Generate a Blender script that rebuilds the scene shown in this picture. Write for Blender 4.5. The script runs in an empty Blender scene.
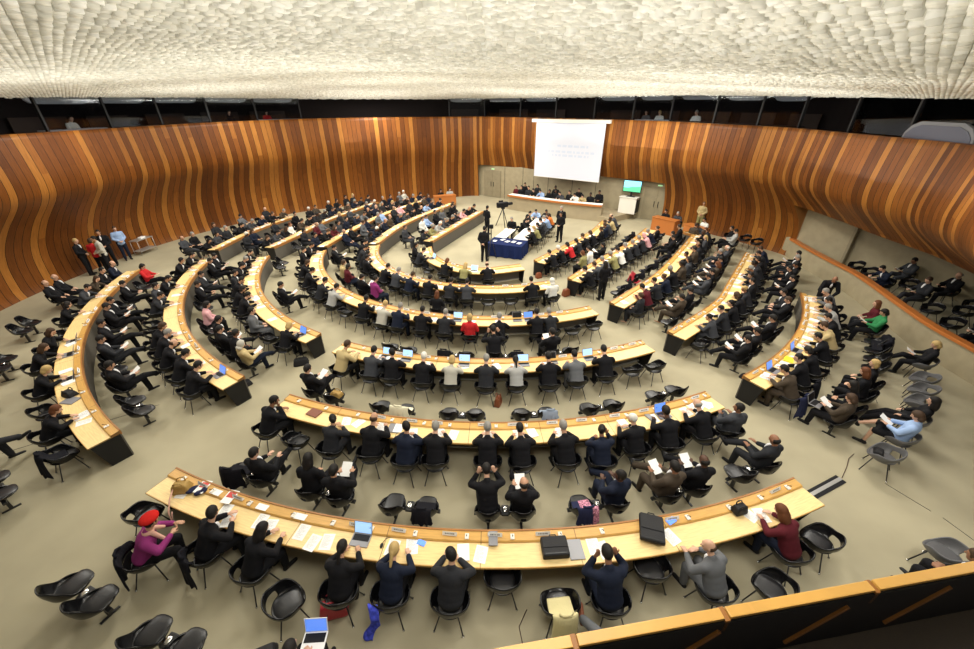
import bpy, bmesh, math, random
import numpy as np
from mathutils import Vector, Matrix, Euler

random.seed(7)
SC = bpy.context.scene
COL = SC.collection
V = Vector
R_ = math.radians
PI = math.pi

# ------------------------------------------------------------------ materials
def mat(name, col, rough=0.6, spec=0.4, metal=0.0, emit=0.0, bump=0.0, bscale=60.0, var=0.0, vscale=8.0):
    m = bpy.data.materials.new(name); m.use_nodes = True
    nt = m.node_tree; b = nt.nodes['Principled BSDF']
    b.inputs['Base Color'].default_value = (*col, 1)
    b.inputs['Roughness'].default_value = rough
    b.inputs['Specular IOR Level'].default_value = spec
    b.inputs['Metallic'].default_value = metal
    if emit:
        b.inputs['Emission Color'].default_value = (*col, 1)
        b.inputs['Emission Strength'].default_value = emit
    tc = None
    if var or bump:
        tc = nt.nodes.new('ShaderNodeTexCoord')
    if var:
        n = nt.nodes.new('ShaderNodeTexNoise'); n.inputs['Scale'].default_value = vscale; n.inputs['Detail'].default_value = 4
        nt.links.new(tc.outputs['Object'], n.inputs['Vector'])
        mp = nt.nodes.new('ShaderNodeMapRange')
        mp.inputs['From Min'].default_value = .3; mp.inputs['From Max'].default_value = .7
        mp.inputs['To Min'].default_value = 1 - var; mp.inputs['To Max'].default_value = 1 + var
        mx = nt.nodes.new('ShaderNodeMix'); mx.data_type = 'RGBA'; mx.blend_type = 'MULTIPLY'
        mx.inputs['Factor'].default_value = 1
        mx.inputs['A'].default_value = (*col, 1)
        nt.links.new(n.outputs['Fac'], mp.inputs['Value'])
        nt.links.new(mp.outputs['Result'], mx.inputs['B'])
        nt.links.new(mx.outputs['Result'], b.inputs['Base Color'])
    if bump:
        n2 = nt.nodes.new('ShaderNodeTexNoise'); n2.inputs['Scale'].default_value = bscale; n2.inputs['Detail'].default_value = 3
        nt.links.new(tc.outputs['Object'], n2.inputs['Vector'])
        bp = nt.nodes.new('ShaderNodeBump'); bp.inputs['Strength'].default_value = bump; bp.inputs['Distance'].default_value = .02
        nt.links.new(n2.outputs['Fac'], bp.inputs['Height'])
        nt.links.new(bp.outputs['Normal'], b.inputs['Normal'])
    return m

def plank_mat(name, width, base_a, base_b, light):
    """vertical planks along U (metres), gaps, a pale plank now and then, grain along V"""
    m = bpy.data.materials.new(name); m.use_nodes = True
    nt = m.node_tree; N = nt.nodes; L = nt.links
    b = N['Principled BSDF']; b.inputs['Roughness'].default_value = .45; b.inputs['Specular IOR Level'].default_value = .2
    uv = N.new('ShaderNodeUVMap'); sep = N.new('ShaderNodeSeparateXYZ'); L.new(uv.outputs['UV'], sep.inputs[0])
    def math_(op, a, bb=None):
        n = N.new('ShaderNodeMath'); n.operation = op
        for i, x in enumerate((a, bb)):
            if x is None: continue
            if isinstance(x, (int, float)): n.inputs[i].default_value = x
            else: L.new(x, n.inputs[i])
        return n.outputs[0]
    u = math_('DIVIDE', sep.outputs['X'], width)
    idx = math_('FLOOR', u); fr = math_('FRACT', u)
    wn = N.new('ShaderNodeTexWhiteNoise'); wn.noise_dimensions = '1D'; L.new(idx, wn.inputs['W'])
    wn2 = N.new('ShaderNodeTexWhiteNoise'); wn2.noise_dimensions = '1D'; L.new(math_('ADD', idx, 77.3), wn2.inputs['W'])
    # board length joints
    off = math_('MULTIPLY', wn2.outputs['Value'], 5.0)
    seg = math_('FLOOR', math_('DIVIDE', math_('ADD', sep.outputs['Y'], off), 3.4))
    wn3 = N.new('ShaderNodeTexWhiteNoise'); wn3.noise_dimensions = '2D'
    cb = N.new('ShaderNodeCombineXYZ'); L.new(idx, cb.inputs[0]); L.new(seg, cb.inputs[1]); L.new(cb.outputs[0], wn3.inputs['Vector'])
    mixv = math_('ADD', math_('MULTIPLY', wn.outputs['Value'], .8), math_('MULTIPLY', wn3.outputs['Value'], .2))
    cr = N.new('ShaderNodeValToRGB'); e = cr.color_ramp.elements
    e[0].position = 0; e[0].color = (*base_a, 1); e[1].position = .74; e[1].color = (*base_b, 1)
    x = cr.color_ramp.elements.new(.97); x.color = (*light, 1)
    L.new(mixv, cr.inputs['Fac'])
    # every fourth plank or so is pale
    pm = math_('MODULO', math_('ADD', idx, 400.0), 4.0)
    pale = math_('MULTIPLY', math_('LESS_THAN', pm, .5), math_('MULTIPLY', math_('GREATER_THAN', wn2.outputs['Value'], .3), .8))
    mx = N.new('ShaderNodeMix'); mx.data_type = 'RGBA'; L.new(pale, mx.inputs['Factor'])
    L.new(cr.outputs['Color'], mx.inputs['A']); mx.inputs['B'].default_value = (*light, 1)
    # grain
    mpn = N.new('ShaderNodeMapping'); mpn.inputs['Scale'].default_value = (9, .7, 1); L.new(uv.outputs['UV'], mpn.inputs['Vector'])
    ns = N.new('ShaderNodeTexNoise'); ns.inputs['Scale'].default_value = 3; ns.inputs['Detail'].default_value = 5; L.new(mpn.outputs[0], ns.inputs['Vector'])
    gr = N.new('ShaderNodeMapRange'); gr.inputs['From Min'].default_value = .3; gr.inputs['From Max'].default_value = .7
    gr.inputs['To Min'].default_value = .78; gr.inputs['To Max'].default_value = 1.18; L.new(ns.outputs['Fac'], gr.inputs['Value'])
    m2 = N.new('ShaderNodeMix'); m2.data_type = 'RGBA'; m2.blend_type = 'MULTIPLY'; m2.inputs['Factor'].default_value = 1
    L.new(mx.outputs['Result'], m2.inputs['A']); L.new(gr.outputs[0], m2.inputs['B'])
    gap = math_('GREATER_THAN', math_('ABSOLUTE', math_('SUBTRACT', fr, .5)), .468)
    m3 = N.new('ShaderNodeMix'); m3.data_type = 'RGBA'; L.new(gap, m3.inputs['Factor'])
    L.new(m2.outputs['Result'], m3.inputs['A']); m3.inputs['B'].default_value = (.012, .006, .003, 1)
    L.new(m3.outputs['Result'], b.inputs['Base Color'])
    bp = N.new('ShaderNodeBump'); bp.inputs['Strength'].default_value = .6; bp.inputs['Distance'].default_value = .03; bp.invert = True
    L.new(gap, bp.inputs['Height']); L.new(bp.outputs[0], b.inputs['Normal'])
    return m

def desk_mat(name, col, seam):
    m = mat(name, col, .42, .4)
    nt = m.node_tree; N = nt.nodes; L = nt.links; b = N['Principled BSDF']
    uv = N.new('ShaderNodeUVMap'); sep = N.new('ShaderNodeSeparateXYZ'); L.new(uv.outputs['UV'], sep.inputs[0])
    mp = N.new('ShaderNodeMapping'); mp.inputs['Scale'].default_value = (1.2, 14, 1); L.new(uv.outputs['UV'], mp.inputs[0])
    ns = N.new('ShaderNodeTexNoise'); ns.inputs['Scale'].default_value = 3; ns.inputs['Detail'].default_value = 5; L.new(mp.outputs[0], ns.inputs['Vector'])
    gr = N.new('ShaderNodeMapRange'); gr.inputs['From Min'].default_value = .3; gr.inputs['From Max'].default_value = .7
    gr.inputs['To Min'].default_value = .86; gr.inputs['To Max'].default_value = 1.1; L.new(ns.outputs['Fac'], gr.inputs['Value'])
    m2 = N.new('ShaderNodeMix'); m2.data_type = 'RGBA'; m2.blend_type = 'MULTIPLY'; m2.inputs['Factor'].default_value = 1
    m2.inputs['A'].default_value = (*col, 1); L.new(gr.outputs[0], m2.inputs['B'])
    d = N.new('ShaderNodeMath'); d.operation = 'DIVIDE'; L.new(sep.outputs['X'], d.inputs[0]); d.inputs[1].default_value = 1.74
    f = N.new('ShaderNodeMath'); f.operation = 'FRACT'; L.new(d.outputs[0], f.inputs[0])
    g = N.new('ShaderNodeMath'); g.operation = 'LESS_THAN'; L.new(f.outputs[0], g.inputs[0]); g.inputs[1].default_value = .008
    m3 = N.new('ShaderNodeMix'); m3.data_type = 'RGBA'; L.new(g.outputs[0], m3.inputs['Factor'])
    L.new(m2.outputs['Result'], m3.inputs['A']); m3.inputs['B'].default_value = (*seam, 1)
    L.new(m3.outputs['Result'], b.inputs['Base Color'])
    return m

M = {}
WOODC = (.088, .026, .005), (.205, .067, .011), (.37, .150, .028)
M['wood_wall'] = plank_mat('wood_planks', .35, *WOODC)
M['wood_wall_fine'] = plank_mat('wood_planks_narrow', .275, *WOODC)
M['floor'] = mat('carpet', (.385, .345, .238), .95, .1, bump=.25, bscale=220, var=.10, vscale=.55)
M['ceiling'] = mat('ceiling_tuft', (.86, .84, .73), 1, 0)
M['ceiling_b'] = mat('ceiling_tuft_grey', (.71, .695, .60), 1, 0)
M['ceiling_c'] = mat('ceiling_tuft_pale', (.93, .92, .83), 1, 0)
M['ceiling_d'] = mat('ceiling_tuft_mid', (.77, .755, .655), 1, 0)
M['desk'] = desk_mat('pale_desk_veneer', (.82, .60, .27), (.30, .20, .08))
M['strip'] = desk_mat('honey_wood', (.60, .34, .09), (.2, .1, .03))
M['trim'] = mat('brown_edge', (.33, .14, .035), .45, .4)
M['modesty'] = mat('grey_fabric_panel', (.115, .105, .09), .9, .15, bump=.2, bscale=200)
M['black_panel'] = mat('black_panel', (.008, .008, .009), .5, .3)
M['shell'] = mat('black_shell', (.004, .004, .005), .24, .4)
M['pad'] = mat('black_leather', (.009, .009, .011), .34, .5, bump=.12, bscale=40)
M['grey_shell'] = mat('grey_worn_leather', (.10, .10, .105), .38, .5, bump=.1, bscale=40)  # one even grey for the loose chairs
M['leg'] = mat('dark_metal', (.012, .012, .013), .35, .5)
M['chrome'] = mat('chrome', (.75, .75, .75), .18, .5, metal=1)
M['paper'] = mat('white_paper', (.86, .86, .84), .7, .2)
M['ink'] = mat('dark_print', (.22, .22, .23), .7, .2)
M['redink'] = mat('red_print', (.55, .08, .07), .6, .2)
M['beige_wall'] = mat('beige_wall', (.34, .29, .19), .7, .25, var=.08, vscale=3)
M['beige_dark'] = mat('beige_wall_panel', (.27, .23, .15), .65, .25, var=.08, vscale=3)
M['podium'] = mat('podium_front', (.36, .30, .20), .6, .3, var=.06, vscale=2)
M['rail'] = mat('red_brown_rail', (.45, .15, .035), .35, .45)
M['fg_rail'] = desk_mat('yellow_wood_rail', (.46, .25, .055), (.45, .24, .055))
M['strap'] = mat('brown_bracket', (.22, .09, .02), .5, .3)
M['black'] = mat('black_paint', (.006, .006, .008), .6, .3)
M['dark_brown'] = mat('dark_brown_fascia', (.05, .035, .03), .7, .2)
M['screen'] = mat('projection_screen', (.58, .60, .68), .6, .2, emit=.20)
M['screen_text'] = mat('faint_projected_text', (.50, .55, .66), .6, .2, emit=.20)
M['housing'] = mat('cream_housing', (.75, .72, .66), .5, .3)
M['blue_screen'] = mat('blue_lit_screen', (.10, .23, .75), .3, .4, emit=1.0)
M['pale_screen'] = mat('pale_blue_lit_screen', (.35, .58, .9), .3, .4, emit=.9)
M['tv_green'] = mat('screen_green', (.10, .55, .28), .4, .3, emit=.8)
M['tv_blue'] = mat('screen_sky', (.25, .68, .88), .4, .3, emit=.9)
M['laptop'] = mat('grey_laptop', (.22, .22, .24), .35, .5)
M['laptop_white'] = mat('white_laptop', (.8, .8, .8), .35, .5)
M['blue_cloth'] = mat('navy_tablecloth', (.012, .022, .085), .9, .1, bump=.3, bscale=14)
M['white_cloth'] = mat('white_cloth', (.8, .78, .74), .9, .1)
M['tan_bag'] = mat('tan_leather_bag', (.38, .24, .07), .55, .3, bump=.6, bscale=25)
M['red_bag'] = mat('red_leather_bag', (.45, .035, .05), .4, .4)
M['black_bag'] = mat('black_nylon', (.012, .012, .014), .6, .3, bump=.3, bscale=60)
M['brown_bag'] = mat('brown_bag', (.20, .055, .02), .5, .4)
M['beige_coat'] = mat('beige_coat', (.62, .55, .30), .85, .15, bump=.5, bscale=14)
M['cream_coat'] = mat('cream_coat', (.74, .70, .52), .85, .15, bump=.5, bscale=14)
M['black_coat'] = mat('black_coat', (.010, .010, .014), .9, .15, bump=.5, bscale=14)
M['navy_coat'] = mat('navy_coat', (.02, .024, .06), .9, .15, bump=.5, bscale=14)
M['denim_coat'] = mat('denim_coat', (.25, .30, .38), .9, .15, bump=.5, bscale=14)
M['floral'] = mat('floral_scarf', (.50, .22, .30), .9, .1, var=.9, vscale=28)
M['blue_scarf'] = mat('blue_scarf', (.06, .08, .55), .9, .1, var=.5, vscale=14)
M['pink_scarf'] = mat('pink_scarf', (.62, .36, .28), .9, .1)
M['yellow'] = mat('yellow_folder', (.85, .75, .05), .5, .3)
M['grey_metal'] = mat('grey_metal', (.45, .45, .44), .4, .4, metal=.6)
M['brown_folder'] = mat('brown_leather_folder', (.17, .045, .018), .4, .4)
M['grey_frame'] = mat('grey_window_frame', (.50, .51, .55), .5, .4)
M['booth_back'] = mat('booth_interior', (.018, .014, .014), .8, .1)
M['cable'] = mat('dark_cable', (.05, .02, .015), .5, .3)
M['beret'] = mat('red_felt', (.50, .018, .015), .95, .1, bump=.4, bscale=40)
M['eye'] = mat('eye_dark', (.02, .012, .01), .3, .5)
M['lip'] = mat('lip', (.30, .10, .08), .5, .3)
M['shirt'] = mat('white_shirt', (.78, .78, .80), .8, .2)

def glass_mat():
    m = bpy.data.materials.new('booth_glass'); m.use_nodes = True
    nt = m.node_tree; N = nt.nodes; L = nt.links
    N.remove(N['Principled BSDF'])
    t = N.new('ShaderNodeBsdfTransparent'); t.inputs[0].default_value = (.72, .74, .76, 1)
    g = N.new('ShaderNodeBsdfGlossy'); g.inputs['Roughness'].default_value = .03; g.inputs[0].default_value = (.8, .8, .8, 1)
    fr = N.new('ShaderNodeFresnel'); fr.inputs[0].default_value = 1.3
    mx = N.new('ShaderNodeMixShader'); L.new(fr.outputs[0], mx.inputs[0]); L.new(t.outputs[0], mx.inputs[1]); L.new(g.outputs[0], mx.inputs[2])
    L.new(mx.outputs[0], N['Material Output'].inputs[0])
    return m
M['glass'] = glass_mat()

SUIT = {  # code: (colour, word)
 'k': ((.007, .007, .009), 'black'), 'n': ((.009, .013, .028), 'navy'), 'c': ((.020, .021, .025), 'charcoal'),
 'g': ((.12, .125, .135), 'grey'), 'b': ((.058, .043, .030), 'brown'), 't': ((.46, .36, .18), 'tan'),
 'w': ((.74, .74, .70), 'white'), 'r': ((.52, .022, .025), 'red'), 'p': ((.24, .030, .15), 'plum'),
 'u': ((.30, .42, .66), 'sky-blue'), 'm': ((.085, .010, .016), 'maroon'), 'e': ((.03, .20, .07), 'green'),
 'i': ((.66, .36, .38), 'pink'), 'l': ((.36, .36, .35), 'pale-grey'), 'o': ((.62, .17, .03), 'orange'),
 'y': ((.26, .24, .10), 'olive'), 'f': ((.46, .44, .38), 'stone'), 'h': ((.045, .048, .056), 'slate'),
}
for k, (c, w) in SUIT.items(): M['suit_' + k] = mat('cloth_' + w.replace(' ', '_'), c, .85, .2, bump=.15, bscale=30)
HAIRC = {'d': ((.010, .008, .007), 'dark'), 'g': ((.25, .24, .22), 'grey'), 'l': ((.46, .32, .13), 'blond'), 'a': ((.12, .040, .014), 'auburn'),
         'w': ((.70, .68, .62), 'white'), 'n': ((.055, .030, .016), 'brown')}
for k, (c, w) in HAIRC.items(): M['hair_' + k] = mat('hair_' + w, c, .6, .3, bump=.4, bscale=90)
SKIN = [(.60, .36, .25), (.48, .27, .17), (.26, .125, .07), (.085, .040, .024)]
for i, c in enumerate(SKIN): M['skin%d' % i] = mat('skin_%d' % i, c, .5, .35)

# ------------------------------------------------------------------ object helpers
def link(o, parent=None):
    COL.objects.link(o)
    if parent is not None: o.parent = parent
    return o
def set_mats(me, mats):
    n = len(me.polygons); mi = np.zeros(n, np.int32); me.polygons.foreach_get('material_index', mi)
    me.materials.clear()
    for m in mats: me.materials.append(M[m] if isinstance(m, str) else m)
    me.polygons.foreach_set('material_index', np.minimum(mi, len(mats) - 1))
def obj(name, me, parent=None, mats=None):
    if mats is not None: set_mats(me, mats if isinstance(mats, (list, tuple)) else [mats])
    return link(bpy.data.objects.new(name, me), parent)
def tag(o, label, cat, group=None, kind=None):
    if label: o['label'] = label
    if cat: o['category'] = cat
    if group: o['group'] = group
    if kind: o['kind'] = kind
    return o
def struct(o):
    o['kind'] = 'structure'; return o
def empty(name, loc=(0, 0, 0), rz=0):
    o = bpy.data.objects.new(name, None); o.empty_display_size = .1
    o.location = loc; o.rotation_euler = (0, 0, rz); return link(o)
def me_from_bm(bm, name, smooth=False):
    me = bpy.data.meshes.new(name); bm.normal_update(); bm.to_mesh(me); bm.free()
    if smooth: me.polygons.foreach_set('use_smooth', [True] * len(me.polygons))
    return me
def smooth_me(me, s=True):
    me.polygons.foreach_set('use_smooth', [s] * len(me.polygons)); return me
def bm_box(bm, lo, hi, mtx=None, mi=0):
    vs = [bm.verts.new((x, y, z)) for x in (lo[0], hi[0]) for y in (lo[1], hi[1]) for z in (lo[2], hi[2])]
    for f in ((0, 1, 3, 2), (4, 6, 7, 5), (0, 4, 5, 1), (2, 3, 7, 6), (0, 2, 6, 4), (1, 5, 7, 3)):
        bm.faces.new([vs[i] for i in f]).material_index = mi
    if mtx is not None: bmesh.ops.transform(bm, matrix=mtx, verts=vs)
    return vs
def bevel_all(bm, w, seg=2):
    bmesh.ops.bevel(bm, geom=bm.edges[:], offset=w, segments=seg, affect='EDGES', profile=.6)
def boxmesh(name, lo, hi, bev=0.0, seg=2):
    bm = bmesh.new(); bm_box(bm, lo, hi)
    if bev: bevel_all(bm, bev, seg)
    return me_from_bm(bm, name)
def bm_tube(bm, pts, r, n=8, r2=None, closed_ends=True):
    pts = [V(p) for p in pts]; rings = []
    for i, p in enumerate(pts):
        d = (pts[min(i + 1, len(pts) - 1)] - pts[max(i - 1, 0)]).normalized()
        a = d.orthogonal().normalized()
        if rings:  # keep frame stable
            a = (rings[-1][1] - d * rings[-1][1].dot(d)).normalized()
        b = d.cross(a); rr = r if r2 is None else r + (r2 - r) * i / (len(pts) - 1)
        rings.append(([bm.verts.new(p + (a * math.cos(2 * PI * k / n) + b * math.sin(2 * PI * k / n)) * rr) for k in range(n)], a))
    for i in range(len(rings) - 1):
        A, B = rings[i][0], rings[i + 1][0]
        for k in range(n): bm.faces.new((A[k], A[(k + 1) % n], B[(k + 1) % n], B[k]))
    if closed_ends:
        bm.faces.new(rings[0][0][::-1]); bm.faces.new(rings[-1][0])
def tube(name, pts, r, n=8, r2=None):
    bm = bmesh.new(); bm_tube(bm, pts, r, n, r2); return me_from_bm(bm, name, True)
def bm_cap(bm, p0, p1, r0, r1, n=12):
    """tapered capsule"""
    p0, p1 = V(p0), V(p1); d = (p1 - p0)
    if d.length < 1e-5: d = V((0, 0, 1e-4))
    dn = d.normalized(); a = dn.orthogonal().normalized(); b = dn.cross(a)
    rings = []
    for k in range(1, 4): rings.append((p0 - dn * r0 * math.cos(k * PI / 6), r0 * math.sin(k * PI / 6)))
    for k in range(3, 0, -1): rings.append((p1 + dn * r1 * math.cos(k * PI / 6), r1 * math.sin(k * PI / 6)))
    bot = bm.verts.new(p0 - dn * r0); top = bm.verts.new(p1 + dn * r1)
    R = [[bm.verts.new(c + (a * math.cos(2 * PI * k / n) + b * math.sin(2 * PI * k / n)) * rr) for k in range(n)] for c, rr in rings]
    for k in range(n):
        bm.faces.new((bot, R[0][(k + 1) % n], R[0][k])); bm.faces.new((top, R[-1][k], R[-1][(k + 1) % n]))
    for i in range(len(R) - 1):
        for k in range(n): bm.faces.new((R[i][k], R[i][(k + 1) % n], R[i + 1][(k + 1) % n], R[i + 1][k]))
def bm_ell(bm, c, r, rot=None, u=18, v=12):
    mtx = Matrix.Translation(V(c)) @ (rot.to_4x4() if rot is not None else Matrix()) @ Matrix.Diagonal((*r, 1))
    return bmesh.ops.create_uvsphere(bm, u_segments=u, v_segments=v, radius=1, matrix=mtx)['verts']
def remesh(bm, name, voxel, smooth=3, fac=.5, keep=1.0):
    me = me_from_bm(bm, name + '_raw'); o = bpy.data.objects.new('tmp', me); COL.objects.link(o)
    m = o.modifiers.new('r', 'REMESH'); m.mode = 'VOXEL'; m.voxel_size = voxel
    if smooth:
        s = o.modifiers.new('s', 'SMOOTH'); s.iterations = smooth; s.factor = fac
    if keep < 1:
        q = o.modifiers.new('d', 'DECIMATE'); q.ratio = keep
    dg = bpy.context.evaluated_depsgraph_get(); dg.update()
    res = bpy.data.meshes.new_from_object(o.evaluated_get(dg)); res.name = name
    bpy.data.objects.remove(o); bpy.data.meshes.remove(me)
    return smooth_me(res)
def applied(bm, name, mods):
    me = me_from_bm(bm, name + '_raw'); o = bpy.data.objects.new('tmp', me); COL.objects.link(o)
    for t, kw in mods:
        m = o.modifiers.new(t, t)
        for k, v in kw.items(): setattr(m, k, v)
    dg = bpy.context.evaluated_depsgraph_get(); dg.update()
    res = bpy.data.meshes.new_from_object(o.evaluated_get(dg)); res.name = name
    bpy.data.objects.remove(o); bpy.data.meshes.remove(me)
    return smooth_me(res)
def join_me(name, items):
    """items: [(mesh, matrix, material_index)] -> one mesh"""
    bm = bmesh.new()
    for me, mtx, mi in items:
        n0 = len(bm.verts); f0 = len(bm.faces)
        bm.from_mesh(me); bm.verts.ensure_lookup_table(); bm.faces.ensure_lookup_table()
        bmesh.ops.transform(bm, matrix=mtx, verts=bm.verts[n0:])
        for f in bm.faces[f0:]: f.material_index = mi
    sm = [f.smooth for f in bm.faces]
    me = me_from_bm(bm, name); me.polygons.foreach_set('use_smooth', sm)
    return me

# ------------------------------------------------------------------ room coordinates
CX, CY = .24, 21.44                       # the centre the curved desks are struck from
def pol(r, deg, z=None):
    a = R_(deg); x, y = CX + r * math.sin(a), CY - r * math.cos(a)
    return (x, y) if z is None else V((x, y, z))
def face(dx, dy): return math.atan2(-dx, dy)   # rotation that turns local +Y to (dx,dy)

def catmull(pts, n=6):
    out = []; P = [pts[0]] + list(pts) + [pts[-1]]
    for i in range(1, len(P) - 2):
        p0, p1, p2, p3 = [np.array(q, float) for q in P[i - 1:i + 3]]
        for k in range(n):
            t = k / n
            out.append(.5 * ((2 * p1) + (-p0 + p2) * t + (2 * p0 - 5 * p1 + 4 * p2 - p3) * t * t + (-p0 + 3 * p1 - 3 * p2 + p3) * t ** 3))
    out.append(np.array(pts[-1], float)); return out

class Path:
    """edge of a desk on the sitter's side; outward (towards the sitter) is to the right of travel"""
    def __init__(s, pts):
        s.p = [np.array(q, float) for q in pts]
        s.L = [0.0]
        for a, b in zip(s.p, s.p[1:]): s.L.append(s.L[-1] + float(np.hypot(*(b - a))))
        s.len = s.L[-1]; s.r = None
        s.n = []
        for i in range(len(s.p)):
            t = s.p[min(i + 1, len(s.p) - 1)] - s.p[max(i - 1, 0)]; t = t / np.hypot(*t)
            s.n.append(np.array((t[1], -t[0])))
    def at(s, l):
        i = 0
        while i < len(s.L) - 2 and s.L[i + 1] < l: i += 1
        t = (l - s.L[i]) / (s.L[i + 1] - s.L[i])
        n = s.n[i] + (s.n[i + 1] - s.n[i]) * min(max(t, 0), 1); n /= np.hypot(*n)
        return s.p[i] + (s.p[i + 1] - s.p[i]) * t, n
    def off(s, l, d):
        p, n = s.at(l); q = p + n * d
        return float(q[0]), float(q[1]), n
class Arc(Path):
    def __init__(s, r, a0, a1):
        n = max(6, int(abs(a1 - a0) * r * PI / 180 / .35))
        super().__init__([pol(r, a0 + (a1 - a0) * i / n) for i in range(n + 1)])
        s.r, s.a0, s.a1 = r, a0, a1
    def at(s, l):
        a = s.a0 + math.degrees(l / s.r); q = R_(a)
        return np.array(pol(s.r, a)), np.array((math.sin(q), -math.cos(q)))
    def ang(s, deg): return R_(deg - s.a0) * s.r

def sweep(name, path, profile, l0=0, l1=None, uvs=1, step=.35, closed=True, caps=True):
    """profile: [(offset outward, z)] swept along a path"""
    l1 = path.len if l1 is None else l1
    n = max(1, int((l1 - l0) / step)); bm = bmesh.new(); uvl = bm.loops.layers.uv.new('UVMap')
    rows = []
    for i in range(n + 1):
        l = l0 + (l1 - l0) * i / n; p, nn = path.at(l)
        rows.append(([bm.verts.new((p[0] + nn[0] * d, p[1] + nn[1] * d, z)) for d, z in profile], l))
    m = len(profile); cum = [0]
    for k in range(m): 
        a, b = profile[k], profile[(k + 1) % m]; cum.append(cum[-1] + math.hypot(a[0] - b[0], a[1] - b[1]))
    for i in range(n):
        for k in range(m if closed else m - 1):
            f = bm.faces.new((rows[i][0][k], rows[i][0][(k + 1) % m], rows[i + 1][0][(k + 1) % m], rows[i + 1][0][k]))
            for lp, uv in zip(f.loops, ((rows[i][1], cum[k]), (rows[i][1], cum[k + 1]), (rows[i + 1][1], cum[k + 1]), (rows[i + 1][1], cum[k]))): lp[uvl].uv = uv
    if closed and caps:
        bm.faces.new(rows[0][0][::-1]); bm.faces.new(rows[-1][0])
    bmesh.ops.recalc_face_normals(bm, faces=bm.faces[:])
    return me_from_bm(bm, name)

# ------------------------------------------------------------------ the setting
bm = bmesh.new()
nx = 60
vs = [[bm.verts.new((-30 + 64 * i / nx, -8 + 60 * j / nx, 0)) for i in range(nx + 1)] for j in range(nx + 1)]
for j in range(nx):
    for i in range(nx): bm.faces.new((vs[j][i], vs[j][i + 1], vs[j + 1][i + 1], vs[j + 1][i]))
struct(obj('floor', me_from_bm(bm, 'floor'), mats='floor'))

# stations around the room: base x, y, overhang depth, parapet top
ST = [(-15.6, 5.2, 2.05, 6.58), (-18.6, 9.2, 2.0, 6.58), (-20.1, 12.6, 2.0, 6.58), (-20.75, 15.6, 2.0, 6.58), (-20.85, 18.7, 1.98, 6.58), (-20.55, 23.0, 1.85, 6.58), (-18.8, 27.6, 1.6, 6.64),
      (-15.9, 31.3, 1.32, 6.68), (-12.9, 33.7, .92, 6.70), (-8.5, 35.7, .8, 6.70), (-4.5, 37.2, .8, 6.68), (-.7, 38.3, .8, 6.66),
      (2.6, 36.6, .85, 6.64), (6.0, 33.9, .9, 6.63), (9.5, 31.1, 1.1, 6.60), (12.7, 28.5, 1.6, 6.56), (14.9, 25.2, 2.0, 6.52),
      (16.15, 22.9, 2.1, 6.50), (16.95, 20.9, 2.3, 6.48), (16.95, 17.8, 2.4, 6.46), (16.6, 15.0, 2.4, 6.46), (16.55, 12.4, 2.8, 6.47), (15.7, 9.2, 3.3, 6.48),
      (14.0, 5.9, 3.7, 6.5), (11.6, 3.2, 3.8, 6.5)]
SUB = 6
fine = catmull([(a, b, c, d) for a, b, c, d in ST], SUB)
bp = [f[:2] for f in fine]
nr = []
for i in range(len(bp)):
    t = bp[min(i + 1, len(bp) - 1)] - bp[max(i - 1, 0)]; t = t / np.hypot(*t); nr.append(np.array((-t[1], t[0])))   # outward is left of travel
for _ in range(6): nr = [nr[0]] + [(nr[i - 1] + 2 * nr[i] + nr[i + 1]) / 4 for i in range(1, len(nr) - 1)] + [nr[-1]]
nr = [n / np.hypot(*n) for n in nr]
PROF = [(0, 0), (.05, .06), (.03, 1.2 / 6.6), (-.03, 1.7 / 6.6), (-.12, 2.15 / 6.6), (-.28, 2.65 / 6.6), (-.48, 3.15 / 6.6), (-.70, 3.6 / 6.6), (-.86, 3.95 / 6.6), (-.96, 4.3 / 6.6),
        (-1.0, 4.75 / 6.6), (-1.0, 5.2 / 6.6), (-.985, 5.8 / 6.6), (-.955, 1.0)]
def prof_point(i, s, zf):
    b, n, D, zt = bp[i], nr[i], fine[i][2], fine[i][3]
    return (b[0] + n[0] * D * s, b[1] + n[1] * D * s, zf * zt)
def wood(name, i0, i1, zmin=0.0):
    pr = [p for p in PROF if p[1] * 6.6 > zmin + .1]
    if zmin:
        for a, b in zip(PROF, PROF[1:]):
            if a[1] * 6.6 <= zmin + .1 < b[1] * 6.6:
                t = (zmin / 6.6 - a[1]) / (b[1] - a[1]); pr = [(a[0] + (b[0] - a[0]) * t, zmin / 6.6)] + pr
    else: pr = PROF
    # finer along the height
    pp = catmull(pr, 3)
    bm = bmesh.new(); uvl = bm.loops.layers.uv.new('UVMap'); rows = []; U = UC[i0]
    for i in range(i0, i1 + 1):
        pts = [V(prof_point(i, s, z)) for s, z in pp]
        vv = [0.0]
        for a, b in zip(pts, pts[1:]): vv.append(vv[-1] + (b - a).length)
        # thickness: a cap over the parapet top
        n = nr[i]; top = pts[-1]
        pts += [top + V((n[0] * .25, n[1] * .25, 0)), top + V((n[0] * .25, n[1] * .25, -.8))]
        vv += [vv[-1] + .25, vv[-1] + .95]
        rows.append(([bm.verts.new(p) for p in pts], UC[i], vv))
    for a, b in zip(rows, rows[1:]):
        for k in range(len(a[0]) - 1):
            f = bm.faces.new((a[0][k], b[0][k], b[0][k + 1], a[0][k + 1])); f.smooth = k < len(a[0]) - 3
            for lp, uv in zip(f.loops, ((a[1], a[2][k]), (b[1], b[2][k]), (b[1], b[2][k + 1]), (a[1], a[2][k + 1]))): lp[uvl].uv = uv
    return struct(obj(name, me_from_bm(bm, name), mats='wood_wall' if name == 'wall_west' else 'wood_wall_fine'))
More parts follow.
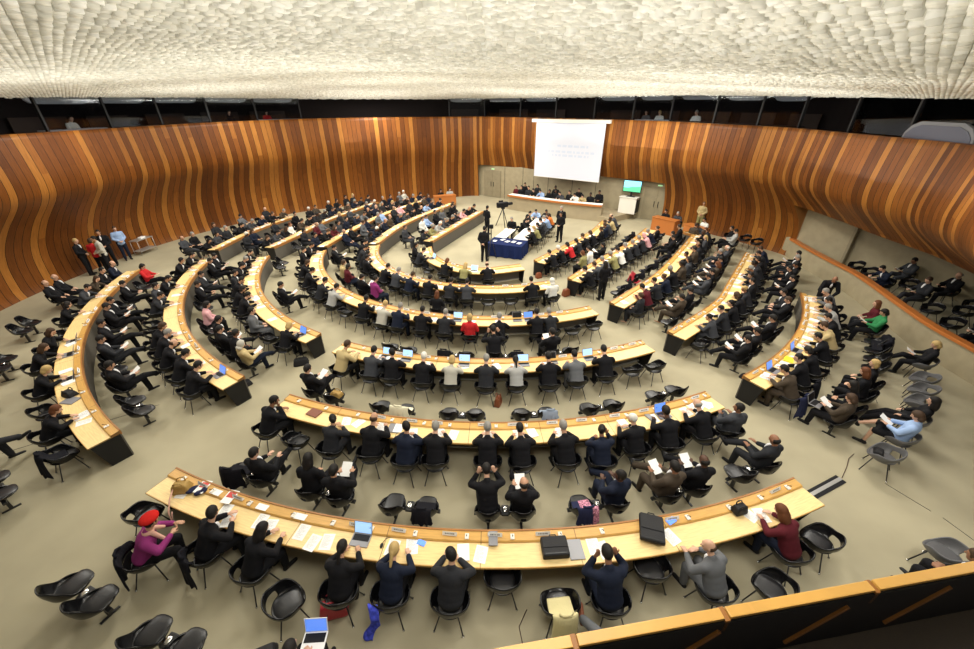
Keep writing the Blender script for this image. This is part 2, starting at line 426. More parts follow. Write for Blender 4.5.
# arc length along the parapet front
UC = [0.0]
for i in range(1, len(bp)):
    a, b = V(prof_point(i - 1, -.6, .8)), V(prof_point(i, -.6, .8)); UC.append(UC[-1] + (b - a).length)
iA, iB, iC, iE = 0, 11 * SUB, 15 * SUB, len(bp) - 1
iD = 18 * SUB
wood('wall_west', iA, iB)
wood('wall_podium', iB, iC, 2.75)
wood('wall_east', iC, iD)
wood('wall_gallery', iD, iE, 2.95)
# end cheek of the full-height planks beside the railed gallery
bm = bmesh.new()
f1 = [bm.verts.new(prof_point(iD, s, z)) for s, z in PROF[:7]]
f2 = [bm.verts.new((prof_point(iD, .35, z)[0], prof_point(iD, .35, z)[1], z * 6.48)) for s, z in PROF[:7]]
for k in range(6): bm.faces.new((f1[k], f2[k], f2[k + 1], f1[k + 1]))
struct(obj('trim_1', me_from_bm(bm, 'trim_1'), mats='trim'))

def wall_strip(name, pts, z0, z1, m, thick=.12):
    """upright slab along plan points (thickness away from the room, left of travel)"""
    bm = bmesh.new(); rows = []
    for i, p in enumerate(pts):
        a = np.array(pts[max(i - 1, 0)], float); b = np.array(pts[min(i + 1, len(pts) - 1)], float); t = (b - a) / np.hypot(*(b - a)); n = np.array((-t[1], t[0]))
        q = np.array(p, float) + n * thick
        rows.append([bm.verts.new((p[0], p[1], z0)), bm.verts.new((p[0], p[1], z1)), bm.verts.new((q[0], q[1], z1)), bm.verts.new((q[0], q[1], z0))])
    for a, b in zip(rows, rows[1:]):
        for k in range(4): bm.faces.new((a[k], b[k], b[(k + 1) % 4], a[(k + 1) % 4]))
    bm.faces.new(rows[0]); bm.faces.new(rows[-1][::-1])
    bmesh.ops.recalc_face_normals(bm, faces=bm.faces[:])
    return obj(name, me_from_bm(bm, name), mats=m)
# wall behind the podium, with wide panels, two pairs of doors
pw = [(-.62, 38.25), (2.6, 36.95), (12.55, 28.95)]
w0, w1 = np.array((-.75, 38.75)), np.array((12.85, 28.65))
wt = (w1 - w0) / np.hypot(*(w1 - w0)); wn = np.array((-wt[1], wt[0]))   # away from the room
wl = float(np.hypot(*(w1 - w0)))
struct(wall_strip('wall_north', [tuple(w0 - wt * .1), tuple(w1 + wt * .75)], 0, 3.3, 'beige_wall', .2))
def wp(l, out, z): 
    q = w0 + wt * l - wn * out; return V((q[0], q[1], z))
def wall_panel(name, l0, l1, z0, z1, out0, out1, m, bev=.0):
    bm = bmesh.new(); v = [bm.verts.new(wp(l, o, z)) for l in (l0, l1) for o in (out0, out1) for z in (z0, z1)]
    for f in ((0, 1, 3, 2), (4, 6, 7, 5), (0, 4, 5, 1), (2, 3, 7, 6), (0, 2, 6, 4), (1, 5, 7, 3)): bm.faces.new([v[i] for i in f])
    bmesh.ops.recalc_face_normals(bm, faces=bm.faces[:])
    return me_from_bm(bm, name)
dn = 0
for l0 in (.72, wl - 1.55):
    dn += 1
    d = struct(obj('door_%d' % dn, wall_panel('door', l0, l0 + 1.9, .02, 2.35, -.02, .03, 'beige_dark'), mats='beige_dark'))
    for k in (0, 1):
        lf = obj('door_leaf', wall_panel('leaf', l0 + .05 + k * .91, l0 + .94 + k * .91, .03, 2.3, .03, .055, 0), d, 'beige_dark')
        obj('door_handle', wall_panel('handle', l0 + (.80 if k == 0 else 1.08), l0 + (.84 if k == 0 else 1.12), .95, 1.35, .06, .1, 0), lf, 'leg')
    obj('exit_light', wall_panel('exit', l0 + .85, l0 + 1.15, 2.42, 2.5, 0, .05, 0), d, mat('exit_lamp_%d' % dn, (.45, .75, .4), .4, emit=.6))
for k, l in enumerate((3.0, 4.9, 6.0, 7.4, 9.6, 11.6)):
    struct(obj('trim_%d' % (k + 2), wall_panel('joint', l, l + .03, 0, 2.9, 0, .012, 0), mats='black_panel'))
# yellow timber reveal at either side of that wall
struct(obj('trim_8', wall_panel('reveal', -.9, .05, 0, 2.95, .02, .12, 0), mats='strip'))
struct(obj('trim_9', wall_panel('reveal', wl + .42, wl + .78, 0, 2.95, .02, .16, 0), mats='strip'))
# soffits close the overhang
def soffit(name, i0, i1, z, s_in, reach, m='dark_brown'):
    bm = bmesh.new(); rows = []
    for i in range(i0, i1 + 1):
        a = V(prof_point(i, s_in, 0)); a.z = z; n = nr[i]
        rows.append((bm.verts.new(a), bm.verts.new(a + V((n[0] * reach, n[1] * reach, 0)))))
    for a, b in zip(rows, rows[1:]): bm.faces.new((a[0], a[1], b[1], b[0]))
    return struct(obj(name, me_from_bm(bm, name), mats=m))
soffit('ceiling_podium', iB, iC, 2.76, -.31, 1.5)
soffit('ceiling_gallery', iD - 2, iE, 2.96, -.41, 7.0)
# railed gallery: beige back wall in two planes, raised floor, low parapet with a red-brown rail
struct(wall_strip('wall_gallery_rear', [(16.9, 21.5), (17.75, 18.4)], 0, 3.1, 'beige_wall'))
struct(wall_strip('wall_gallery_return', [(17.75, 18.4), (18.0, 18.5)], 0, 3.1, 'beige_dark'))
struct(wall_strip('wall_gallery_side', [(17.98, 18.55), (19.9, 14.3), (20.9, 9.0), (20.5, 3.5)], 0, 3.1, 'beige_wall'))
railpts = catmull([(16.93, 21.15), (16.62, 19.4), (16.42, 17.6), (16.28, 16.0), (15.85, 14.4), (15.4, 12.9), (15.0, 11.4), (14.85, 9.9), (14.7, 8.0)], 5)
RP = Path(railpts[::-1])          # reversed so that outward (right of travel) points away from the room centre
struct(obj('wall_gallery_parapet', sweep('parapet', RP, [(0, 0), (.1, 0), (.1, .92), (0, .92)]), mats='beige_wall'))
struct(obj('trim_10', sweep('rail', RP, [(-.08, .90), (.22, .90), (.22, .98), (.19, 1.0), (-.05, 1.0), (-.08, .98)]), mats='rail'))
bm = bmesh.new()
rr = []
for i in range(len(RP.p)):
    p, n = RP.p[i], RP.n[i]; rr.append((bm.verts.new((p[0] + n[0] * .1, p[1] + n[1] * .1, .25)), bm.verts.new((21.2, p[1] + .6, .25))))
for a, b in zip(rr, rr[1:]): bm.faces.new((a[0], a[1], b[1], b[0]))
struct(obj('floor_gallery', me_from_bm(bm, 'floor_gallery'), mats='floor'))

# ------------------------------------------------------------------ upper level: ledge, booths, ceiling
def ring_strip(name, i0, i1, o0, z0, o1, z1, m, rel=True, flip=False):
    """strip between two offsets from the parapet top, heights relative to it"""
    bm = bmesh.new(); rows = []; uvl = bm.loops.layers.uv.new('UVMap')
    for i in range(i0, i1 + 1):
        t = V(prof_point(i, PROF[-1][0], 1)); n = nr[i]
        rows.append((bm.verts.new(t + V((n[0] * o0, n[1] * o0, z0))), bm.verts.new(t + V((n[0] * o1, n[1] * o1, z1)))))
    for a, b in zip(rows, rows[1:]): bm.faces.new((a[0], b[0], b[1], a[1]))
    return struct(obj(name, me_from_bm(bm, name), mats=m))
ZE = 8.02                                    # ceiling edge; it dips towards the near end of the room
def ze(x, y): return ZE - .40 * np.clip((28 - y) / 15, 0, 1) * (.7 + .3 * np.tanh(x / 8))
ring_strip('floor_booths', 0, iE, .2, -.8, 4.2, -.8, 'booth_back')
ring_strip('wall_booths', 0, iE, 2.6, -.8, 2.6, 1.7, 'booth_back')
# booth windows: panes between mullions; some bays are left open and black
def top_at(l):
    for i in range(len(UC) - 1):
        if UC[i + 1] >= l: break
    t = (l - UC[i]) / (UC[i + 1] - UC[i])
    a, b = V(prof_point(i, PROF[-1][0], 1)), V(prof_point(i + 1, PROF[-1][0], 1)); n = nr[i] + (nr[i + 1] - nr[i]) * t
    return a + (b - a) * t, V((n[0], n[1], 0)).normalized()
BAYS = []     # filled from the list of mullion positions along the parapet
def bay_quad(l0, l1, o, z0, z1, inset=0.0, arch=0.0):
    """rounded-corner outline standing on the ledge"""
    a, n0 = top_at(l0); b, n1 = top_at(l1)
    a = a + n0 * o; b = b + n1 * o; d = (b - a); w = d.length; d.normalize()
    return a, d, w, (n0 + n1).normalized()
n_win = 0
def booth(l0, l1, kind):
    global n_win
    n_win += 1
    a, d, w, n = bay_quad(l0, l1, .45, 0, 0)
    z0, z1 = a.z - .02, float(ze(a.x, a.y)) + .02
    root = struct(obj('window_%d' % n_win, me_from_bm((lambda bm: (bm_box(bm, (-.045, -.06, 0), (.045, .06, z1 - z0)), bm)[1])(bmesh.new()), 'mullion'), mats='black_panel'))
    ang = math.atan2(d.y, d.x); root.matrix_world = Matrix.Translation((a.x, a.y, z0)) @ Matrix.Rotation(ang, 4, 'Z')
    if kind == 'open': return
    p = obj('pane', boxmesh('pane', (.05, -.008, 0), (w - .05, .008, z1 - z0)), root, 'glass')
    # pale rounded ceiling panel and ledge inside the booth
    bm = bmesh.new(); H = z1 - z0
    m0 = [(.12, .0), (.18, -.16), (.32, -.26), (.6, -.30), (w - .6, -.30), (w - .32, -.26), (w - .18, -.16), (w - .12, 0)]
    f = [bm.verts.new((x, .5, H + z)) for x, z in m0]; g = [bm.verts.new((x, .62, H + z)) for x, z in m0]
    bm.faces.new(f); bm.faces.new(g[::-1])
    for k in range(len(f)): bm.faces.new((f[k], g[k], g[(k + 1) % len(f)], f[(k + 1) % len(f)]))
    obj('booth_valance', me_from_bm(bm, 'valance'), root, 'grey_frame')
    obj('booth_desk', boxmesh('bdesk', (.1, .15, .0), (w - .1, .6, .05)), root, 'grey_frame' if kind == 'lit' else 'dark_brown')  # in lit bays a paler desk colour stands in for booth light
    obj('booth_rear_panel', boxmesh('brear', (.3, 1.9, -.3), (w - .3, 1.95, .55)), root, 'dark_brown')
for l0, l1, kind in ((9, 14.7, 'open'), (14.7, 18, 'lit'), (18, 20.8, 'glass'), (20.8, 23.7, 'glass'), (23.7, 26.7, 'glass'), (26.7, 29.8, 'lit'), (29.8, 41.4, 'open'), (41.4, 44.4, 'glass'), (44.4, 47.8, 'glass'), (47.8, 51.1, 'glass'),
                     (51.1, 54.3, 'open'), (54.3, 57.2, 'glass'), (57.2, 59.8, 'lit'), (59.8, 62.8, 'glass'), (62.8, 65.4, 'glass'), (65.4, 67.6, 'glass'), (67.6, 70.8, 'open'), (70.8, 73.8, 'glass'), (73.8, 77, 'glass'), (77, 80, 'glass')): booth(l0, l1, kind)
# pale rounded console frame behind the ledge, near the railed gallery
a, d, w, n = bay_quad(73.75, 76.75, .28, 0, 0); w_ = w
o = empty('booth_console', (a.x, a.y, a.z - .1), math.atan2(d.y, d.x)); tag(o, 'grey arched booth console with a blue-grey panel above the railed gallery', 'console')
def arch(w, h, y0, y1, ins):
    pts = [(ins, 0), (ins + .06, h * .45), (ins + .28, h * .8), (ins + .62, h), (w - ins - .62, h), (w - ins - .28, h * .8), (w - ins - .06, h * .45), (w - ins, 0)]
    bm = bmesh.new(); f = [bm.verts.new((x, y0, z)) for x, z in pts]; g = [bm.verts.new((x, y1, z)) for x, z in pts]
    bm.faces.new(f); bm.faces.new(g[::-1])
    for k in range(8): bm.faces.new((f[k], g[k], g[(k + 1) % 8], f[(k + 1) % 8]))
    bmesh.ops.recalc_face_normals(bm, faces=bm.faces[:]); return me_from_bm(bm, 'arch')
obj('frame', arch(w_, .62, 0, .10, 0), o, mat('console_grey', (.17, .175, .19), .5, .4)); obj('panel', arch(w_, .52, -.015, 0, .09), o, mat('blue_grey_panel', (.075, .08, .115), .4, .4))

# ceiling: a low dome of hanging square tufts
def ceil_z(x, y):
    x, y = np.asarray(x, float), np.asarray(y, float); d2 = np.full(x.shape, 1e9)
    for ax, ay in outer: d2 = np.minimum(d2, (x - ax) ** 2 + (y - ay) ** 2)
    d = np.sqrt(d2); k = 1 - np.exp(-d / 8.0)
    return ze(x, y) + .85 * k + .08 * k * np.sin(x * .55 + y * .23) * np.sin(y * .41 - x * .17)
outer = []
for i in range(0, iE + 1):
    t = V(prof_point(i, PROF[-1][0], 1)); outer.append((t.x + nr[i][0] * .9, t.y + nr[i][1] * .9))
outer = np.array(outer)
poly = np.vstack([outer, [(9.5, -6), (-15.5, -6)]])
def inside(px, py):
    c = np.zeros(px.shape, bool); n = len(poly); j = n - 1
    for i in range(n):
        xi, yi = poly[i]; xj, yj = poly[j]
        k = ((yi > py) != (yj > py)) & (px < (xj - xi) * (py - yi) / (yj - yi + 1e-12) + xi)
        c ^= k; j = i
    return c
cell = .11
ra = R_(44)
g = np.arange(-44, 44, cell)
gu, gv = np.meshgrid(g, g, indexing='ij')
gx = 0 + gu * math.cos(ra) - gv * math.sin(ra); gy = 20 + gu * math.sin(ra) + gv * math.cos(ra)
msk = inside(gx, gy) & (gy > .8) & (gy > np.abs(gx) * .52 - 5)
gx, gy = gx[msk], gy[msk]
rng = np.random.default_rng(3)
n = len(gx); hw = cell * .485
h = rng.uniform(.05, .10, n); tx = rng.normal(0, .09, n); ty = rng.normal(0, .09, n); tw = rng.normal(0, .03, n)
zc = ceil_z(gx, gy)
zc = np.minimum(zc, 30)
base = np.array([(-1, -1), (1, -1), (1, 1), (-1, 1)], float) * hw
verts = np.zeros((n, 8, 3), np.float32)
for k in range(4):
    a = ra + tw; bx = base[k, 0] * np.cos(a) - base[k, 1] * np.sin(a); by = base[k, 0] * np.sin(a) + base[k, 1] * np.cos(a)
    verts[:, k, 0] = gx + bx * .92; verts[:, k, 1] = gy + by * .92; verts[:, k, 2] = zc - h + bx * tx + by * ty
    verts[:, k + 4, 0] = gx + bx * 1.05; verts[:, k + 4, 1] = gy + by * 1.05; verts[:, k + 4, 2] = zc + .02
fq = np.array([(3, 2, 1, 0), (0, 1, 5, 4), (1, 2, 6, 5), (2, 3, 7, 6), (3, 0, 4, 7)], np.int32)
faces = (fq[None] + (np.arange(n) * 8)[:, None, None]).reshape(-1)
me = bpy.data.meshes.new('ceiling')
me.vertices.add(n * 8); me.vertices.foreach_set('co', verts.reshape(-1))
me.loops.add(len(faces)); me.loops.foreach_set('vertex_index', faces)
nf = n * 5; me.polygons.add(nf); me.polygons.foreach_set('loop_start', np.arange(nf, dtype=np.int32) * 4)
mi = np.repeat(rng.choice(4, n, p=(.36, .14, .25, .25)).astype(np.int32), 5); me.polygons.foreach_set('material_index', mi)
me.update(); me.validate()
struct(obj('ceiling', me, mats=['ceiling', 'ceiling_b', 'ceiling_c', 'ceiling_d']))
# backing slab that follows the dome
bm = bmesh.new(); N = 40
rows = []
for j in range(N + 1):
    y = -6 + 56 * j / N; rows.append([bm.verts.new((-28 + 56 * i / N, y, float(ceil_z(np.array(-28 + 56 * i / N), np.array(y))) + .05)) for i in range(N + 1)])
def pin(p): return bool(inside(np.array([p[0]]), np.array([p[1]]))[0])
for j in range(N):
    for i in range(N):
        q = (rows[j][i], rows[j][i + 1], rows[j + 1][i + 1], rows[j + 1][i])
        if all(pin(v.co) for v in q): bm.faces.new(q[::-1])
bmesh.ops.delete(bm, geom=[v for v in bm.verts if not v.link_faces], context='VERTS')
struct(obj('ceiling_backing', me_from_bm(bm, 'ceiling_backing'), mats='ceiling_b'))
# ceiling rim
bm = bmesh.new(); rows = []
for i in range(iE + 1):
    x, y = outer[i]; nn = nr[i]; rows.append((bm.verts.new((x - nn[0] * .3, y - nn[1] * .3, float(ze(x, y)) - .02)), bm.verts.new((x + nn[0] * 2.2, y + nn[1] * 2.2, float(ze(x, y)))), bm.verts.new((x - nn[0] * 1.6, y - nn[1] * 1.6, float(ze(x, y)) + .20))))
for a, b in zip(rows, rows[1:]):
    bm.faces.new((a[0], b[0], b[1], a[1])); bm.faces.new((a[0], a[2], b[2], b[0]))
struct(obj('trim_11', me_from_bm(bm, 'trim_11'), mats='ceiling'))

# ------------------------------------------------------------------ podium
pdir = np.array((8.35 - 1.8, 28.7 - 32.75)); plen = float(np.hypot(*pdir)); pdir /= plen; pn = np.array((-pdir[1], pdir[0]))   # pn: towards the back wall
def pp3(l, o, z): 
    q = np.array((1.8, 32.75)) + pdir * l + pn * o; return V((q[0], q[1], z))
def bow(l): return -.28 * (1 - ((l - plen / 2) / (plen / 2)) ** 2)
class PP(Path): pass
PD = Path([tuple(pp3(l, bow(l), 0)[:2]) for l in np.linspace(0, plen, 21)])     # travel podium: outward = towards the room
plat = struct(obj('floor_podium', sweep('plat', Path([tuple(pp3(l, bow(min(max(l, 0), plen)) * .5 + .15, 0)[:2]) for l in np.linspace(-.6, plen + .15, 12)]), [(0, 0), (0, .42), (-4.6, .42), (-4.6, 0)]), mats='podium'))
bm = bmesh.new()
for a in [((0, 0), (0, 0))]: pass
pl2 = [V((8.75, 28.0, 0)), V((12.2, 30.65, 0)), V((10.0, 32.4, 0)), V((7.0, 30.2, 0))]
lo = [bm.verts.new(v) for v in pl2]; hi = [bm.verts.new(v + V((0, 0, .412))) for v in pl2]
bm.faces.new(hi); 
for k in range(4): bm.faces.new((lo[k], lo[(k + 1) % 4], hi[(k + 1) % 4], hi[k]))
bmesh.ops.recalc_face_normals(bm, faces=bm.faces[:])
struct(obj('floor_podium_end', me_from_bm(bm, 'floor_podium_end'), mats='podium'))
desk = empty('podium_desk', (5, 30.8, 0))
tag(desk, 'long bowed podium desk with red-brown top below the projection screen', 'desk')
pm = Matrix.Translation((-5, -30.8, 0))
def child(name, me, par, m):
    o = obj(name, me, par, m); o.matrix_parent_inverse = par.matrix_basis.inverted() if par.matrix_basis.translation.length or par.rotation_euler.z else Matrix(); return o
def under(o, par):
    """parent an object whose mesh is in room coordinates"""
    o.parent = par; bpy.context.view_layer.update(); o.matrix_parent_inverse = par.matrix_world.inverted(); return o
def wchild(name, me, par, m): return under(obj(name, me, None, m), par)
wchild('front_panel', sweep('pfront', PD, [(0, 0), (.0, 1.05), (-.06, 1.05), (-.06, 0)]), desk, 'podium')
for l_ in (0, plen - .05):
    bm = bmesh.new(); vs = [bm.verts.new(pp3(l, o, z)) for l in (l_, l_ + .05) for o in (.0, .6) for z in (0, 1.05)]
    for f in ((0, 1, 3, 2), (4, 6, 7, 5), (0, 4, 5, 1), (2, 3, 7, 6), (0, 2, 6, 4), (1, 5, 7, 3)): bm.faces.new([vs[i] for i in f])
    bmesh.ops.recalc_face_normals(bm, faces=bm.faces[:]); wchild('side_panel', me_from_bm(bm, 'pside'), desk, 'podium')
wchild('desk_top', sweep('ptop', PD, [(.16, 1.05), (.16, 1.17), (-.62, 1.17), (-.62, 1.05)]), desk, 'rail')
wchild('desk_surface', sweep('psurf', PD, [(.02, 1.172), (.02, 1.18), (-.55, 1.18), (-.55, 1.172)]), desk, 'paper')
cab = empty('media_cabinet', (*wp(14.55, .58, 0).xy, .42), face(-.595, -.803))
tag(cab, 'cream lectern cabinet holding up a monitor beside the podium', 'cabinet')
obj('cabinet_body', boxmesh('cbody', (-.62, -.35, .0), (.62, .35, 1.12), .02), cab, 'housing')
obj('cabinet_top', boxmesh('ctop', (-.66, -.4, 1.12), (.66, .4, 1.17), .01), cab, 'housing')
obj('black_side_rack', boxmesh('crack', (-.70, -.3, .1), (-.625, .3, 1.0)), cab, 'black_panel')
tv = empty('monitor', (*wp(14.62, .58, 0).xy, 1.595), face(-.595, -.803))
tag(tv, 'flat monitor showing a green and sky-blue picture on the cream cabinet', 'monitor')
obj('stand', boxmesh('tst', (-.06, -.04, 0), (.06, .04, .4)), tv, 'leg')
obj('stand_foot', boxmesh('tft', (-.3, -.15, 0), (.3, .15, .025)), tv, 'leg')
obj('bezel', boxmesh('tbz', (-.66, -.05, .32), (.66, .05, 1.14), .01), tv, 'black_panel')
bm = bmesh.new()
q = [(-.62, .36), (.62, .36), (.62, 1.1), (-.62, 1.1)]
mid = [(-.62, .78), (-.3, .72), (0, .70), (.3, .62), (.62, .62)]
a_ = [bm.verts.new((x, .056, z)) for x, z in mid]
b_ = [bm.verts.new((x, .056, .36)) for x, z in mid]; c_ = [bm.verts.new((x, .056, 1.1)) for x, z in mid]
for k in range(4):
    bm.faces.new((b_[k], a_[k], a_[k + 1], b_[k + 1])).material_index = 1
    bm.faces.new((a_[k], c_[k], c_[k + 1], a_[k + 1])).material_index = 0
obj('screen', me_from_bm(bm, 'tvs'), tv, ['tv_blue', 'tv_green'])

# projection screen in front of the parapet
scr = empty('projection_screen', (0, 0, 0))
tag(scr, 'large white projection screen with faint text lowered in front of the wood parapet', 'screen')
def sq(name, l0, l1, z0, z1, o0, o1, m, par): return under(obj(name, wall_panel(name, l0, l1, z0, z1, o0, o1, m), None, m), par)
scr.location = wp(9.5, 1.35, 6.4); bpy.context.view_layer.update()
sq('housing', 6.45, 12.65, 6.36, 6.58, 1.2, 1.5, 'housing', scr)
cl = sq('canvas', 6.78, 12.32, 2.50, 6.36, 1.335, 1.345, 'screen', scr)
sq('bottom_bar', 6.78, 12.32, 2.46, 2.50, 1.32, 1.36, 'housing', scr)
tl = []
bm = bmesh.new(); rs = random.Random(5)
for l0, l1, z in ((8.7, 11.2, 4.72), (7.95, 11.75, 4.32), (8.3, 11.3, 4.06)):
    l = l0
    while l < l1:
        w_ = rs.uniform(.12, .42)
        v = [bm.verts.new(wp(q, 1.352, zz)) for q, zz in ((l, z), (min(l + w_, l1), z), (min(l + w_, l1), z + .15), (l, z + .15))]; bm.faces.new(v); l += w_ + .12
under(obj('projected_lettering', me_from_bm(bm, 'lettering'), None, 'screen_text'), scr)

# ------------------------------------------------------------------ people: poses, bodies, clothes, hair
def rotx(a): return Matrix.Rotation(a, 3, 'X')
def lerp(a, b, t): return a + (b - a) * t
def pose(kind):
    """joints of a figure that faces +Y, its hips above the origin; x>0 is its right hand side"""
    p = {}
    sit = not kind.startswith('stand')
    hip = .53 if sit else .94
    p['pel'] = V((0, 0, hip + .02))
    lean = {'write': .22, 'write_turn': .20, 'phone': .20, 'ears': .18, 'upright': .02, 'lap': .06, 'read': -.10, 'sprawl': -.14, 'turn': -.06, 'stand': 0, 'stand_back': -.01, 'stand_bend': .34}[kind]
    H = .50 if sit else .52
    hz = math.sqrt(max(H * H - lean * lean, .01))
    p['nb'] = p['pel'] + V((0, lean, hz))
    yaw = {'write_turn': .75, 'turn': 1.0, 'phone': -.35, 'stand_bend': -.3}.get(kind, 0.0)
    pitch = {'write': -.50, 'write_turn': -.20, 'phone': -.40, 'ears': -.55, 'read': -.45, 'lap': -.25, 'sprawl': -.1, 'stand_bend': -.5, 'stand': -.1}.get(kind, -.06)
    p['hrot'] = Matrix.Rotation(yaw, 3, 'Z') @ rotx(pitch)
    p['head'] = p['nb'] + V((0, .03 + .25 * lean, .07)) + p['hrot'] @ V((0, .015, .115))
    nb = p['nb']; sp = (nb - p['pel']).normalized()
    tw = .25 if kind == 'turn' else 0
    for s, k in ((-1, 'L'), (1, 'R')):
        p['sh' + k] = nb - sp * .075 + V((s * .178, -.01 + tw * s * .2, 0))
    def arm(k, el, wr, hd=None):
        p['el' + k], p['wr' + k] = V(el), V(wr); p['hd' + k] = V(hd) if hd else (V(wr) - V(el)).normalized()
    def leg(k, kn, an, to): p['kn' + k], p['an' + k], p['to' + k] = V(kn), V(an), V(to)
    if sit:
        leg('L', (-.13, .42, .50), (-.12, .38, .10), (-.14, .55, .045)); leg('R', (.13, .43, .50), (.13, .42, .10), (.15, .59, .045))
    else:
        leg('L', (-.10, .02, .50), (-.11, -.03, .09), (-.13, .14, .045)); leg('R', (.10, .03, .50), (.11, .02, .09), (.13, .19, .045))
    p['hipL'], p['hipR'] = V((-.095, .01, hip)), V((.095, .01, hip))
    if kind == 'write':
        arm('L', (-.27, .29, .80), (-.12, .50, .805), (.5, .85, -.02)); arm('R', (.29, .28, .80), (.15, .51, .81), (-.5, .85, -.02))
    elif kind == 'write_turn':
        arm('L', (-.29, .24, .79), (-.17, .48, .805), (.3, .95, -.02)); arm('R', (.29, .30, .80), (.05, .46, .815), (-.9, .3, -.02))
    elif kind == 'phone':
        arm('L', (-.26, .31, .80), (-.06, .47, .81), (.8, .6, 0)); arm('R', (.30, .30, .82), (.15, .33, 1.06), (-.35, .05, .93))
    elif kind == 'ears':
        arm('L', (-.30, .28, .84), (-.16, .35, 1.06), (.3, -.1, .95)); arm('R', (.30, .28, .84), (.16, .35, 1.06), (-.3, -.1, .95))
    elif kind == 'upright':
        arm('L', (-.25, .02, .77), (-.12, .24, .67), (.5, .86, -.05)); arm('R', (.25, .02, .77), (.12, .26, .67), (-.5, .86, -.05))
    elif kind == 'lap':
        arm('L', (-.25, .08, .76), (-.07, .27, .68), (.8, .6, 0)); arm('R', (.25, .10, .77), (.07, .29, .70), (-.8, .6, 0))
    elif kind in ('read', 'turn'):
        arm('L', (-.26, .05, .76), (-.13, .27, .76), (.3, .85, .35)); arm('R', (.26, .05, .76), (.12, .29, .77), (-.3, .85, .35))
        leg('L', (-.12, .43, .49), (-.11, .47, .10), (-.12, .64, .045)); leg('R', (.07, .46, .62), (-.10, .74, .46), (-.08, .90, .50))
    elif kind == 'sprawl':
        arm('L', (-.27, -.06, .76), (-.15, .18, .64), (.3, .9, -.2)); arm('R', (.28, -.04, .77), (.16, .20, .65), (-.3, .9, -.2))
        leg('L', (-.12, .44, .46), (-.10, .78, .11), (-.10, .93, .14)); leg('R', (.10, .45, .47), (.03, .82, .13), (.05, .97, .17))
    elif kind == 'stand':
        arm('L', (-.24, .0, 1.15), (-.07, .20, 1.03), (.8, .5, -.2)); arm('R', (.24, .0, 1.15), (.07, .21, 1.05), (-.8, .5, -.2))
    elif kind == 'stand_back':
        arm('L', (-.25, -.10, 1.16), (-.06, -.18, .97), (.9, -.1, -.3)); arm('R', (.25, -.10, 1.16), (.06, -.20, .99), (-.9, -.1, -.3))
    elif kind == 'stand_bend':
        arm('L', (-.27, .36, 1.02), (-.12, .50, .88), (.4, .7, -.5)); arm('R', (.27, .40, 1.02), (.12, .56, .92), (-.4, .8, -.4))
    return p
def orient(d):
    """rotation that turns +Z to d with no twist about it"""
    return V((0, 0, 1)).rotation_difference(V(d).normalized()).to_matrix()
def add_hand(bm, w, d, n):
    """palm with four unequal bent fingers and a thumb; d along the hand, n out of the back of it"""
    d = V(d).normalized(); n = (V(n) - d * V(n).dot(d)).normalized(); l = d.cross(n)
    rot = Matrix((l, d, n)).transposed()
    bm_cap(bm, w - d * .01, w + d * .05, .025, .027, 8)
    bm_ell(bm, w + d * .05, (.042, .048, .018), rot, 12, 8)
    for off, ln in ((-.031, .060), (-.0105, .072), (.0105, .068), (.031, .052)):
        a = w + d * .085 + l * off; b = a + (d * .9 - n * .35) * ln * .55; c = b + (d * .55 - n * .8) * ln * .5
        bm_cap(bm, a - d * .02, b, .0098, .009, 6); bm_cap(bm, b, c, .009, .0078, 6)
    t0 = w + d * .025 + l * .03; t1 = t0 + (l * .75 + d * .6 - n * .2) * .036; t2 = t1 + (d * .85 + l * .15 - n * .35) * .03
    bm_cap(bm, t0, t1, .0125, .0105, 6); bm_cap(bm, t1, t2, .0105, .0085, 6)
BODY = {}
